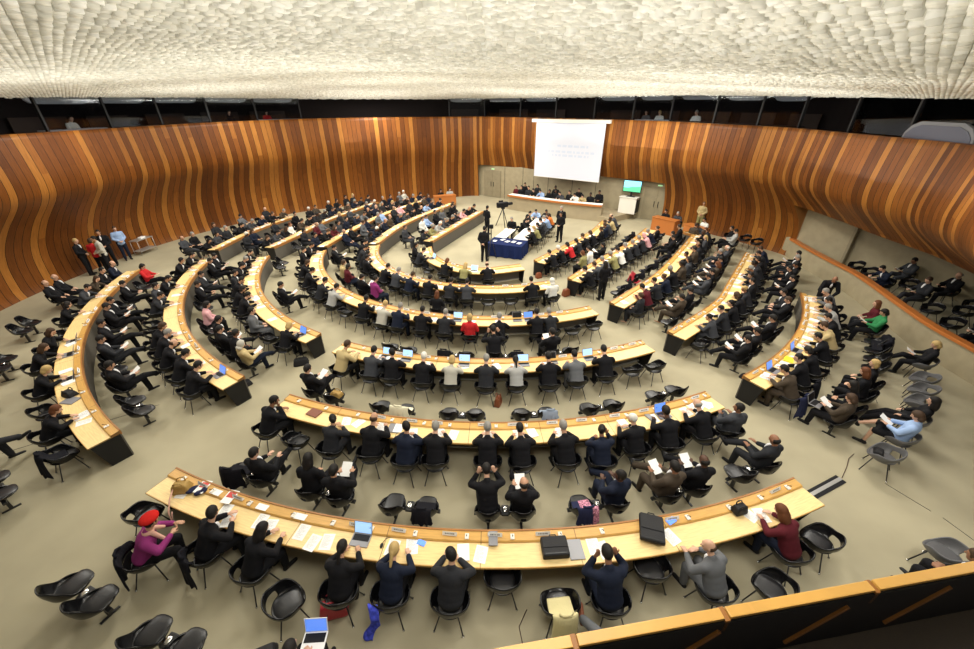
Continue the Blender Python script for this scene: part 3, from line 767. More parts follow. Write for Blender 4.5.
def figure(kind):
    if kind in BODY: return BODY[kind]
    p = pose(kind); pel, nb = p['pel'], p['nb']; sp = nb - pel; so = orient(sp); hr = p['hrot']; hc = p['head']
    out = {}
    # ---- body, one continuous skin
    bm = bmesh.new()
    bm_ell(bm, pel + V((0, 0, .0)), (.150, .108, .105)); bm_ell(bm, pel + sp * .40, (.128, .090, .16), so); bm_ell(bm, pel + sp * .72, (.150, .098, .15), so)
    bm_cap(bm, p['shL'], p['shR'], .052, .052)
    bm_cap(bm, nb - sp.normalized() * .05, hc + hr @ V((0, -.015, -.06)), .052, .050)
    for k in 'LR':
        bm_cap(bm, p['sh' + k], p['el' + k], .046, .037); bm_cap(bm, p['el' + k], p['wr' + k], .037, .025)
        bm_cap(bm, p['hip' + k], p['kn' + k], .078, .052); bm_cap(bm, p['kn' + k], p['an' + k], .050, .034)
        bm_cap(bm, p['an' + k] + V((0, -.02, -.04)), p['to' + k], .030, .024)
        hd = p['hd' + k]; up = V((0, 0, 1)) if abs(hd.normalized().z) < .8 else V((0, -1, 0))
        add_hand(bm, p['wr' + k], hd, up)
    # head
    bm_ell(bm, hc, (.073, .093, .108), hr, 20, 14)
    bm_ell(bm, hc + hr @ V((0, .032, -.058)), (.052, .058, .055), hr, 14, 10)
    bm_cap(bm, hc + hr @ V((0, .083, .012)), hc + hr @ V((0, .104, -.022)), .011, .016, 8)
    for s in (-1, 1):
        bm_ell(bm, hc + hr @ V((s * .074, -.008, -.008)), (.011, .021, .032), hr, 10, 8)
        bm_ell(bm, hc + hr @ V((s * .032, .082, .028)), (.020, .010, .008), hr, 8, 6)
    far = bm.copy(); me = remesh(bm, 'body_' + kind, .0085, 2, .5, .24)
    far = remesh(far, 'body_far_' + kind, .013, 1, .5, .20)
    inv = hr.transposed()
    for w in (me, far):
        set_mats(w, ['skin0', 'eye', 'lip'])
        w.polygons.foreach_set('material_index', [0] * len(w.polygons))
        for f in w.polygons:
            q = inv @ (V(f.center) - hc)
            if q.y > .055:
                if abs(abs(q.x) - .031) < .014 and abs(q.z - .010) < .0085: f.material_index = 1
                elif abs(q.x) < .024 and abs(q.z + .060) < .0075: f.material_index = 2
    out['body'], out['body_far'] = me, far
    # ---- jacket
    bm = bmesh.new()
    hemz = V((0, 0, .02)) if not kind.startswith('stand') else V((0, 0, -.04))
    bm_ell(bm, pel + hemz, (.198, .158, .13)); bm_ell(bm, pel + sp * .20, (.190, .148, .17), so); bm_ell(bm, pel + sp * .42, (.190, .142, .19), so); bm_ell(bm, pel + sp * .70, (.205, .140, .18), so)
    bm_cap(bm, p['shL'], p['shR'], .078, .078); bm_cap(bm, nb - sp.normalized() * .06, nb + sp.normalized() * .018, .086, .069)
    for k in 'LR':
        bm_cap(bm, p['sh' + k], p['el' + k], .079, .064); bm_cap(bm, p['el' + k], lerp(p['el' + k], p['wr' + k], .88), .064, .048)
    out['jacket'] = remesh(bm, 'jacket_' + kind, .014, 7, .5, 0.3)
    # ---- shirt: collar and the wedge in the open jacket front
    bm = bmesh.new(); fr = V((0, sp.z, -sp.y)).normalized()
    bm_cap(bm, nb - sp.normalized() * .02, nb + sp.normalized() * .016 + fr * .012, .064, .058)
    bm_ell(bm, pel + sp * .80 + fr * .105, (.040, .048, .11), so)
    out['shirt'] = remesh(bm, 'shirt_' + kind, .014, 2, .5, 0.4)
    # ---- trousers
    bm = bmesh.new(); bm_ell(bm, pel + V((0, 0, -.01)), (.172, .128, .115))
    for k in 'LR':
        bm_cap(bm, p['hip' + k], p['kn' + k], .104, .080); bm_cap(bm, p['kn' + k], lerp(p['kn' + k], p['an' + k], .93), .078, .064)
    out['trousers'] = remesh(bm, 'trousers_' + kind, .014, 3, .5, 0.22)
    # ---- skirt
    bm = bmesh.new(); bm_ell(bm, pel + V((0, 0, -.01)), (.175, .13, .115))
    for k in 'LR': bm_cap(bm, p['hip' + k], lerp(p['hip' + k], p['kn' + k], .9), .10, .082)
    bm_cap(bm, lerp(p['hipL'], p['kn' + 'L'], .8), lerp(p['hipR'], p['kn' + 'R'], .8), .075, .075)
    out['skirt'] = remesh(bm, 'skirt_' + kind, .014, 3, .5, 0.25)
    # ---- shoes
    for k in 'LR':
        bm = bmesh.new(); a, t = p['an' + k], p['to' + k]; d = (t - a)
        heel = a + V((0, -.035, -.045)) if abs(d.z) < .2 else a
        bm_cap(bm, heel, t, .042, .036); bm_cap(bm, a, lerp(heel, t, .3), .046, .042)
        out['shoe' + k] = remesh(bm, 'shoe_' + kind + k, .012, 1, .5, .3)
    out['hm'] = Matrix.Translation(hc) @ hr.to_4x4()
    out['p'] = p
    BODY[kind] = out
    return out
HAIRM = {}
def hair_mesh(style):
    if style in HAIRM: return HAIRM[style]
    bm = bmesh.new()
    def cap(r, c=(0, -.012, .014)):
        for v in bm_ell(bm, c, r, None, 24, 16):
            q = v.co
            if (q.y > .045 and q.z < .055) or (q.z < -.030 and q.y > -.035): v.co = V((q.x * .6, q.y * .55, q.z * .6))
    if style == 'short': cap((.083, .104, .113))
    elif style == 'bald':       # a fringe round the back of a bare crown
        for v in bm_ell(bm, (0, -.014, -.012), (.081, .100, .075), None, 24, 16):
            q = v.co
            if q.y > .012 or q.z > .035: v.co = V((q.x * .6, q.y * .6 - .02, q.z * .4))
    elif style == 'long':
        cap((.090, .110, .118)); bm_ell(bm, (0, -.075, -.10), (.092, .055, .15)); bm_ell(bm, (-.070, -.02, -.09), (.030, .05, .11)); bm_ell(bm, (.070, -.02, -.09), (.030, .05, .11))
    elif style == 'tail':
        cap((.085, .106, .115)); bm_cap(bm, (0, -.105, .0), (0, -.135, -.20), .034, .022)
    elif style == 'bob':
        cap((.094, .112, .120)); bm_ell(bm, (0, -.055, -.055), (.098, .070, .085))
    elif style == 'bun': cap((.084, .104, .113)); bm_ell(bm, (0, -.115, .03), (.042, .035, .042))
    elif style == 'scarf':      # head scarf
        for v in bm_ell(bm, (0, -.01, .008), (.094, .112, .124), None, 24, 16):
            q = v.co
            if q.y > .06 and abs(q.z) < .085 and abs(q.x) < .055: v.co.y *= .55
        bm_ell(bm, (0, -.04, -.12), (.10, .085, .07)); 
    me = remesh(bm, 'hair_' + style, .011, 1, .5, .4); HAIRM[style] = me; return me
CACHE = {}
def shared(me, key, mats):
    k = (me.name, key)
    if k not in CACHE:
        c = me.copy(); c.name = me.name + '_' + str(key); set_mats(c, mats)
        CACHE[k] = c
    return CACHE[k]
def part(name, me, par, mtx=None):
    o = bpy.data.objects.new(name, me); COL.objects.link(o); o.parent = par
    if mtx is not None: o.matrix_local = mtx
    return o
HWORD = {'short': '%s hair', 'bald': 'balding and %s', 'long': 'long %s hair', 'tail': '%s ponytail', 'bob': '%s bob', 'bun': '%s bun', 'scarf': '%s headscarf'}
HCODE = {'S': 'short', 'B': 'bald', 'L': 'long', 'T': 'tail', 'O': 'bob', 'U': 'bun', 'H': 'scarf'}
PCODE = {'w': 'write', 'v': 'write_turn', 'h': 'phone', 'e': 'ears', 'u': 'upright', 'l': 'lap', 'r': 'read', 's': 'sprawl', 't': 'turn', 'S': 'stand', 'K': 'stand_back', 'N': 'stand_bend'}
CROWD = []
def crowd_person(x, y, z, rz, spec):
    """a member of the distant crowd, kept for one joined mesh"""
    f = figure(PCODE[spec[3]]); m = Matrix.Translation((x, y, z)) @ Matrix.Rotation(rz, 4, 'Z') @ Matrix.Scale(1.06, 4)
    tr = spec[0] if spec[0] in 'kncghb' else 'k'
    hs = HCODE[spec[1]]
    for me, mt, mm in ((f['body_far'], 'skin' + spec[4], m), (f['jacket'], 'suit_' + spec[0], m), (f['trousers'], 'suit_' + tr, m), (hair_mesh(hs), ('suit_' if hs == 'scarf' else 'hair_') + spec[2], m @ f['hm'])): CROWD.append((me, mm, mt))
N_PERSON = 0
def person(x, y, z, rz, spec, where, group, full=True, extra=None, scale=None):
    """spec: suit, hair style, hair colour, pose, skin tone, e.g. 'kSdw1'; trousers code may follow"""
    global N_PERSON
    N_PERSON += 1
    su, hs, hc, po, sk = spec[0], HCODE[spec[1]], spec[2], PCODE[spec[3]], int(spec[4])
    tr = spec[5] if len(spec) > 5 else (su if su in 'kncghb' else random.choice('kkcn'))
    f = figure(po)
    o = bpy.data.objects.new('person', shared(f['body' if full else 'body_far'], 'skin%d' % sk, ['skin%d' % sk, 'eye', 'lip'])); COL.objects.link(o)
    fem = hs in ('long', 'tail', 'bob', 'bun', 'scarf')
    s = scale or (1.02 if fem else 1.09) * random.uniform(.97, 1.03)
    o.location = (x, y, z + (.0 if po.startswith('stand') else .44 * (1 - s))); o.rotation_euler = (0, 0, rz); o.scale = (s, s, s)
    part('jacket' if su not in 'wiu' else 'shirt_top', shared(f['jacket'], su, ['suit_' + su]), o)
    if tr == '0': part('skirt', shared(f['skirt'], 'k', ['suit_k']), o)
    else: part('trousers', shared(f['trousers'], tr, ['suit_' + tr]), o)
    if hs == 'scarf': part('head_scarf', shared(hair_mesh(hs), hc, ['suit_' + hc]), o, f['hm'])
    else: part('hair', shared(hair_mesh(hs), hc, ['hair_' + hc]), o, f['hm'])
    if full:
        if not fem and su in 'kncghb': part('shirt', shared(f['shirt'], 'w', ['shirt']), o)
        for k in 'LR': part('shoe', shared(f['shoe' + k], 'k', ['black_panel']), o)
    hw = HWORD[hs] % (SUIT[hc][1] if hs == 'scarf' else HAIRC[hc][1])
    cw = SUIT[su][1]
    tag(o, 'person in %s, %s, %s' % (cw, hw, where), 'person', group)
    return o, f

# ------------------------------------------------------------------ chairs
def sstep(a, b, x):
    t = min(max((x - a) / (b - a), 0), 1); return t * t * (3 - 2 * t)
def tub(name, a, b, A, B, off, hfun, hole, nt=32, nr_=7):
    """one-piece seat shell: seat disc, wall rising to a rim, an opening in the back"""
    bm = bmesh.new(); rows = []
    z0 = .425
    for j in range(nr_ + 1):
        t = j / nr_; row = []
        for k in range(nt):
            th = 2 * PI * k / nt          # 0 = back
            x0, y0 = a * math.sin(th), -b * math.cos(th)
            x1, y1 = A * math.sin(th), -B * math.cos(th) + off
            tx = 1 - (1 - t) ** 1.8; tz = t ** 1.25; h = hfun(th)
            row.append(bm.verts.new((x0 + (x1 - x0) * tx, y0 + (y1 - y0) * tx, z0 + (h - z0) * tz)))
        rows.append(row)
    inner = [bm.verts.new((v.co.x * .5, v.co.y * .5, z0 - .012)) for v in rows[0]]; cen = bm.verts.new((0, 0, z0 - .015))
    for k in range(nt):
        k2 = (k + 1) % nt
        bm.faces.new((inner[k], inner[k2], cen)); bm.faces.new((rows[0][k], rows[0][k2], inner[k2], inner[k]))
        th = 2 * PI * (k + .5) / nt; th = min(th, 2 * PI - th)
        for j in range(nr_):
            if th < hole[0] and hole[1] <= j < hole[2]: continue
            bm.faces.new((rows[j][k], rows[j + 1][k], rows[j + 1][k2], rows[j][k2]))
    bmesh.ops.recalc_face_normals(bm, faces=bm.faces[:])
    return applied(bm, name, [('SOLIDIFY', dict(thickness=.030, offset=0)), ('SUBSURF', dict(levels=1))])
def dev(th): return min(th, 2 * PI - th)
arm_shell = tub('arm_shell', .215, .215, .315, .285, -.015, lambda th: .44 + .20 * sstep(R_(165), R_(110), dev(th)) + .12 * sstep(R_(75), R_(25), dev(th)), (R_(62), 1, 4))
side_shell = tub('side_shell', .205, .245, .262, .27, -.055, lambda th: .445 + .05 * sstep(R_(160), R_(110), dev(th)) + .30 * sstep(R_(95), R_(35), dev(th)), (R_(12), 2, 4))
def pad_mesh(name, a, b, y, z, h):
    bm = bmesh.new()
    vs = bm_ell(bm, (0, 0, 0), (1, 1, 1), None, 24, 12)
    for v in vs:
        x, yy, zz = v.co; r = math.hypot(x, yy); q = r ** .62 if r > 1e-6 else 0
        c, s = (x / r, yy / r) if r > 1e-6 else (0, 0)
        sq = 1 / max((abs(c) ** 3.2 + abs(s) ** 3.2) ** (1 / 3.2), .01)
        v.co = V((c * q * sq * a, s * q * sq * b + y, z + zz * h))
    return me_from_bm(bm, name, True)
arm_pad = pad_mesh('arm_pad', .205, .215, .01, .445, .030)
side_pad = pad_mesh('side_pad', .20, .235, .03, .445, .032)
def rod(p0, p1, r=.0115):
    return tube('leg', [p0, p1], r, 8)
LEGP = [((s * .13, y0, .42), (s * .245, y1, .0)) for s in (-1, 1) for y0, y1 in ((.13, .235), (-.12, -.25))]
leg_me = [rod(a, b) for a, b in LEGP]
foot_me = [tube('foot', [(b[0] - (b[0] - a[0]) * .04, b[1] - (b[1] - a[1]) * .04, .018), (b[0], b[1], .0)], .019, 8) for a, b in LEGP]
bm = bmesh.new(); bm_box(bm, (-.15, -.15, .395), (.15, .15, .412)); cradle_me = me_from_bm(bm, 'seat_plate')
I4 = Matrix()
for me, m in ((arm_shell, 'shell'), (side_shell, 'shell'), (arm_pad, 'pad'), (side_pad, 'pad'), (cradle_me, 'leg')): me.materials.append(M[m])
for m_ in leg_me: m_.materials.append(M['leg'])
for m_ in foot_me: m_.materials.append(M['chrome'])
def grey(me):
    c = me.copy(); c.materials.clear(); c.materials.append(M['grey_shell']); return c
arm_shell_g, arm_pad_g, side_shell_g, side_pad_g = grey(arm_shell), grey(arm_pad), grey(side_shell), grey(side_pad)
def far_mesh(items, name, slots):
    me = join_me(name, items); set_mats(me, slots)
    return me
arm_far = far_mesh([(arm_shell, I4, 0), (arm_pad, I4, 1)] + [(m_, I4, 2) for m_ in leg_me], 'armchair_whole', ['shell', 'pad', 'leg'])
def armchair(x, y, z, rz, label, group, near=True, gr=False):
    if not near:
        o = bpy.data.objects.new('armchair', arm_far); COL.objects.link(o); o.location = (x, y, z); o.rotation_euler = (0, 0, rz)
        return tag(o, label, 'chair', group)
    o = empty('armchair', (x, y, z), rz); tag(o, label, 'chair', group)
    part('shell', arm_shell_g if gr else arm_shell, o); part('seat_pad', arm_pad_g if gr else arm_pad, o)
    for a, b in zip(leg_me, foot_me): part('foot_cap', b, part('leg', a, o))
    return o
# two seats on one beam with a metal box between them
beam_me = boxmesh('beam', (-.62, -.035, .335), (.62, .035, .39), .008)
box_me = boxmesh('connector', (-.075, -.11, .395), (.075, .11, .455), .02)
cap_me = pad_mesh('connector_cap', .045, .06, 0, .468, .02)
post_me = join_me('pedestal', [(boxmesh('p', (-.03, -.03, .03), (.03, .03, .34)), I4, 0), (boxmesh('q', (-.022, -.15, .0), (.022, .14, .025), .006), I4, 0)])
bracket_me = boxmesh('seat_bracket', (-.11, -.12, .39), (.11, .12, .412))
for me, m in ((beam_me, 'leg'), (box_me, 'leg'), (cap_me, 'chrome'), (post_me, 'leg'), (bracket_me, 'leg')): me.materials.append(M[m])
T = Matrix.Translation
pair_far = far_mesh([(side_shell, T((s * .34, 0, 0)), 0) for s in (-1, 1)] + [(side_pad, T((s * .34, 0, 0)), 1) for s in (-1, 1)] + [(beam_me, I4, 2), (box_me, I4, 2), (cap_me, I4, 3)] +
                    [(post_me, T((s * .34, 0, 0)), 2) for s in (-1, 1)], 'linked_pair_whole', ['shell', 'pad', 'leg', 'chrome'])
def linked_pair(x, y, z, rz, label, group, near=True, gr=False):
    if not near:
        o = bpy.data.objects.new('linked_chair_pair', pair_far); COL.objects.link(o); o.location = (x, y, z); o.rotation_euler = (0, 0, rz)
        return tag(o, label, 'chair', group)
    o = empty('linked_chair_pair', (x, y, z), rz); tag(o, label, 'chair', group)
    for s in (-1, 1):
        sh = part('shell', side_shell_g if gr else side_shell, o, T((s * .34, 0, 0))); part('seat_pad', side_pad_g if gr else side_pad, sh)
        part('leg', post_me, o, T((s * .34, 0, 0))); 
    part('beam', beam_me, o); b = part('connector_box', box_me, o); part('connector_cap', cap_me, b)
    return o

# ------------------------------------------------------------------ desks
def desk_unit(name, path, label, modesty='modesty', group=None):
    p0, n0 = path.at(path.len * .5)
    o = empty('curved_desk', (float(p0[0]), float(p0[1]), 0)); tag(o, label, 'desk', group)
    bpy.context.view_layer.update()
    def c(nm, me, m):
        q = obj(nm, me, o, m); q.matrix_parent_inverse = o.matrix_world.inverted(); return q
    c('work_surface', sweep('surf', path, [(0, .715), (0, .745), (-.42, .745), (-.42, .715)]), 'desk')
    c('front_edge', sweep('edge', path, [(.012, .70), (.012, .742), (-.0, .742), (-.0, .70)]), 'strip')
    c('equipment_strip', sweep('strip', path, [(-.42, .715), (-.42, .765), (-.44, .785), (-.60, .80), (-.60, .715)]), 'strip')
    c('rear_edge', sweep('rear', path, [(-.60, .69), (-.60, .815), (-.63, .815), (-.63, .69)]), 'trim')
    c('modesty_panel', sweep('mod', path, [(-.585, .03), (-.585, .70), (-.615, .70), (-.615, .03)]), modesty)
    c('foot_rail', sweep('foot', path, [(-.45, .10), (-.45, .14), (-.50, .14), (-.50, .10)], .08, path.len - .08), 'grey_metal')
    for l in (.03, path.len - .03):
        bm = bmesh.new(); p, n = path.at(l); t = np.array((-n[1], n[0])); vs = []
        for w in (-.02, .02):
            for d, z in ((-.60, 0), (-.60, .70), (-.03, .70), (-.18, 0)):
                q = p + n * d + t * w; vs.append(bm.verts.new((q[0], q[1], z)))
        bm.faces.new(vs[:4]); bm.faces.new(vs[4:][::-1])
        for k in range(4): bm.faces.new((vs[k], vs[4 + k], vs[4 + (k + 1) % 4], vs[(k + 1) % 4]))
        bmesh.ops.recalc_face_normals(bm, faces=bm.faces[:])
        c('end_panel', me_from_bm(bm, 'end'), 'black_panel')
    return o
# ------------------------------------------------------------------ things on the desks
paper_me = boxmesh('sheet', (-.105, -.148, 0), (.105, .148, .004)); paper_me.materials.append(M['paper'])
def lined(me_w, me_h, n, seed):
    rnd = random.Random(seed); bm = bmesh.new()
    for k in range(n):
        y = me_h * .78 - k * me_h * 1.6 / n; w = me_w * (1.5 if k % 4 else .9) * rnd.uniform(.7, 1)
        bm_box(bm, (-me_w * .8, y, .004), (-me_w * .8 + w, y + me_h * .026, .0046))
    return me_from_bm(bm, 'print')
print_me = lined(.105, .148, 14, 2); print_me.materials.append(M['ink'])
red_print_me = boxmesh('pic', (-.08, -.02, .004), (.08, .10, .0047)); red_print_me.materials.append(M['redink'])
stack_me = boxmesh('stack', (-.105, -.148, 0), (.105, .148, .022)); stack_me.materials.append(M['paper'])
def paper(p, n, s, turn, where, near, kind=0, z=.7465, group='papers on the desks'):
    x, y = float(p[0] + n[0] * s), float(p[1] + n[1] * s)
    o = bpy.data.objects.new('document', paper_me if kind != 1 else stack_me); COL.objects.link(o)
    o.location = (x, y, z); o.rotation_euler = (0, 0, face(-n[0], -n[1]) + turn)
    if near and kind != 1: part('printed_text' if kind == 0 else 'red_picture', print_me if kind == 0 else red_print_me, o)
    return tag(o, ('white printed sheet, %s' if kind == 0 else 'thick white stack of papers, %s' if kind == 1 else 'sheet with a red picture, %s') % where, 'paper', group)
bm = bmesh.new(); v = [bm.verts.new(q) for q in ((-.13, -.03, 0), (.13, -.03, 0), (.13, .03, 0), (-.13, .03, 0), (-.13, 0, .075), (.13, 0, .075))]
for f in ((0, 1, 5, 4), (2, 3, 4, 5), (1, 2, 5), (3, 0, 4), (3, 2, 1, 0)): bm.faces.new([v[i] for i in f])
plate_me = me_from_bm(bm, 'name_plate'); plate_me.materials.append(M['paper'])
bm = bmesh.new()
for x0, x1 in ((-.085, -.062), (-.055, -.03), (-.023, -.008), (0, .022), (.03, .05), (.056, .085)):
    for sgn in (-1, 1):
        q = [bm.verts.new((x, sgn * (.0305 - .03 * zz / .075), zz)) for x, zz in ((x0, .025), (x1, .025), (x1, .050), (x0, .050))]; bm.faces.new(q)
plate_txt = me_from_bm(bm, 'lettering'); plate_txt.materials.append(M['ink'])
def name_plate(path, l, label, near):
    x, y, n = path.off(l, -.53)
    o = bpy.data.objects.new('name_plate', plate_me); COL.objects.link(o); o.location = (x, y, .803); o.rotation_euler = (0, 0, face(-n[0], -n[1]) + random.uniform(-.06, .06))
    if near: part('lettering', plate_txt, o)
    return tag(o, label, 'name plate', 'name plates along the desks')
bm = bmesh.new(); bm_box(bm, (-.035, -.05, 0), (.035, .05, .018)); mic_base = me_from_bm(bm, 'mic_base'); mic_base.materials.append(M['housing'])
mic_neck = tube('mic_neck', [(0, .02, .015), (0, .01, .05), (0, -.03, .085)], .005, 6); mic_neck.materials.append(M['leg'])
bm = bmesh.new(); bm_cap(bm, (0, -.03, .085), (0, -.045, .095), .009, .009, 8); mic_head = me_from_bm(bm, 'mic_head', True); mic_head.materials.append(M['black'])
mic_far = far_mesh([(mic_base, I4, 0), (mic_neck, I4, 1), (mic_head, I4, 1)], 'mic_whole', ['housing', 'leg'])
def microphone(path, l, label, near):
    x, y, n = path.off(l, -.50)
    o = bpy.data.objects.new('microphone', mic_base); COL.objects.link(o); o.location = (x, y, .798); o.rotation_euler = (0, 0, face(-n[0], -n[1]))
    k = part('gooseneck', mic_neck, o); part('capsule', mic_head, k)
    return tag(o, label, 'microphone', 'microphones along the desks')
lap_base = boxmesh('lbase', (-.17, -.12, 0), (.17, .12, .018), .004); lap_keys = boxmesh('lkeys', (-.15, -.02, .018), (.15, .10, .020))
lap_lid = boxmesh('llid', (-.17, 0, 0), (.17, .010, .235), .004); lap_scr = boxmesh('lscr', (-.155, -.002, .012), (.155, -.0005, .222))
lap_keys.materials.append(M['black'])
lap_keys.materials[0] = M['black']
def laptop(x, y, z, rz, label, screen='blue_screen', body='laptop', open_=1.95, group='open laptops'):
    """the sitter faces +Y, so the lid stands at +Y and its screen looks back"""
    o = bpy.data.objects.new('laptop', shared(lap_base, body, [body])); COL.objects.link(o); o.location = (x, y, z); o.rotation_euler = (0, 0, rz)
    part('keyboard', lap_keys, o)
    lid = part('lid', shared(lap_lid, body, [body]), o, Matrix.Translation((0, .12, .014)) @ Matrix.Rotation(PI / 2 - open_, 4, 'X'))
    part('screen', shared(lap_scr, screen, [screen]), lid)
    return tag(o, label, 'laptop', group)
def bag(x, y, z, rz, size, m, label, strap=True, name='bag'):
    w, d, h = size; bm = bmesh.new(); bm_box(bm, (-w / 2, -d / 2, 0), (w / 2, d / 2, h))
    bmesh.ops.subdivide_edges(bm, edges=bm.edges[:], cuts=3, use_grid_fill=True)
    rnd = random.Random(int(w * 991 + x * 77))
    for v in bm.verts:
        t = v.co.z / h; k = 1 - .25 * t * t
        v.co.x = v.co.x * k + rnd.uniform(-.02, .02) * w; v.co.y = v.co.y * (1 - .35 * t) + rnd.uniform(-.03, .03) * d
    body = applied(bm, 'bag_body', [('SUBSURF', dict(levels=1))])
    body.materials.append(M[m])
    o = bpy.data.objects.new(name, body); COL.objects.link(o); o.location = (x, y, z); o.rotation_euler = (0, 0, rz); tag(o, label, 'bag')
    if strap:
        for s in (-1, 1):
            me = tube('handle', [(-w * .25, s * d * .22, h * .93), (-w * .2, s * d * .3, h * 1.25), (0, s * d * .34, h * 1.36), (w * .2, s * d * .3, h * 1.25), (w * .25, s * d * .22, h * .93)], .012, 6); me.materials.append(M[m])
            part('handle', me, o)
    return o
def flat_bag(x, y, z, rz, size, m, label, name='laptop_bag'):
    w, d, h = size; me = boxmesh('fb', (-w / 2, -d / 2, 0), (w / 2, d / 2, h), min(h * .4, .03), 3); me.materials.append(M[m])
    o = bpy.data.objects.new(name, smooth_me(me, False)); COL.objects.link(o); o.location = (x, y, z); o.rotation_euler = (0, 0, rz); tag(o, label, 'bag')
    fl = boxmesh('flap', (-w / 2 + .02, -d * .1, h), (w / 2 - .02, d / 2 - .01, h + .012), .005); fl.materials.append(M[m]); part('flap', fl, o)
    hd = tube('handle', [(-.07, d / 2 - .02, h * .7), (-.05, d / 2 + .04, h * .7), (.05, d / 2 + .04, h * .7), (.07, d / 2 - .02, h * .7)], .011, 6); hd.materials.append(M[m]); part('handle', hd, o)
    zp = boxmesh('zip', (-w / 2 + .05, -d / 2 + .03, h), (w / 2 - .05, -d / 2 + .04, h + .004)); zp.materials.append(M['leg']); part('zipper', zp, o)
    return o
def coat(x, y, z, rz, m, label, drop=.5, w=.50, seed=1, name='coat', seat=True, rim=(-.31, .765), rad=.31):
    """cloth thrown over a chair back: over the rim, down behind, a little onto the seat; chair frame is local, facing +Y"""
    rnd = random.Random(seed); bm = bmesh.new(); nu, prof = 20, []
    ry, rz_ = rim
    if seat: prof += [(ry + .42, .505), (ry + .25, .505), (ry + .13, .56)]
    prof += [(ry + .055, rz_ - .10), (ry + .02, rz_ + .035), (ry - .03, rz_ + .045), (ry - .065, rz_ - .03)]
    n_d = 6
    for k in range(1, n_d + 1): prof.append((ry - .07 - .010 * k, rz_ - .03 - drop * k / n_d))
    rows = []
    for j, (y0, z0) in enumerate(prof):
        t = max(0, j - (len(prof) - n_d)) / n_d; ww = w * (.86 + .18 * t) * rnd.uniform(.97, 1.03); row = []
        for i in range(nu + 1):
            u = i / nu - .5; xx = ww * u; back = y0 < ry + .1
            bend = rad * (1 - math.cos(min(abs(xx) / rad, 1.25))) if back else .0
            fold = .020 * math.sin(i * 1.55 + seed) * t + .008 * math.sin(i * 2.9 + j)
            hem = (.05 * math.sin(i * .9 + seed * 2) + rnd.uniform(-.015, .015)) * t
            row.append(bm.verts.new((xx, y0 + bend + fold, max(z0 - .05 * (2 * abs(u)) ** 3 * (1 if back else 0) + hem, .03))))
        rows.append(row)
    for a, b in zip(rows, rows[1:]):
        for i in range(nu): bm.faces.new((a[i], a[i + 1], b[i + 1], b[i]))
    me = applied(bm, 'coat', [('SOLIDIFY', dict(thickness=.025, offset=1)), ('SUBSURF', dict(levels=1))]); me.materials.append(M[m])
    o = bpy.data.objects.new(name, me); COL.objects.link(o); o.location = (x, y, z); o.rotation_euler = (0, 0, rz)
    if name == 'coat':
        c0 = tube('collar', [(-.10, ry + .03, rz_ + .05), (-.05, ry - .01, rz_ + .075), (.05, ry - .01, rz_ + .075), (.10, ry + .03, rz_ + .05)], .022, 8); c0.materials.append(M[m]); part('collar', c0, o)
    return tag(o, label, 'clothing')
def simple_box(name, x, y, z, rz, size, m, label, cat, bev=.004):
    w, d, h = size; me = boxmesh(name, (-w / 2, -d / 2, 0), (w / 2, d / 2, h), bev); me.materials.append(M[m])
    o = bpy.data.objects.new(name, me); COL.objects.link(o); o.location = (x, y, z); o.rotation_euler = (0, 0, rz); return tag(o, label, cat)

# ------------------------------------------------------------------ who sits where
ORD = 'first second third fourth fifth sixth seventh eighth ninth tenth eleventh twelfth thirteenth fourteenth fifteenth sixteenth seventeenth eighteenth nineteenth twentieth'.split()
def outer_path(up, d=.61, n=6):
    """sitters' edge of a desk whose raised rear edge runs through polar points up"""
    c = catmull([pol(r, a) for r, a in up], n); q = Path(c)
    return Path([p + nn * d for p, nn in zip(q.p, q.n)])
rnd = random.Random(11)
def rand_spec(pose=None, bright=.11):
    su = rnd.choice('kkkkknnnccchhgb') if rnd.random() > bright else rnd.choice('tlwfyumgi')
    if rnd.random() < .27: hs, hc = rnd.choice('LTOOU'), rnd.choice('dddnnla')
    else: hs, hc = ('B', rnd.choice('gdnw')) if rnd.random() < .2 else ('S', rnd.choice('ddddnnggw'))
    po = pose or rnd.choice('wwwwvvhlu'); sk = rnd.choice('000111123'); return su + hs + hc + po + sk
ROWN, CH = {}, {}
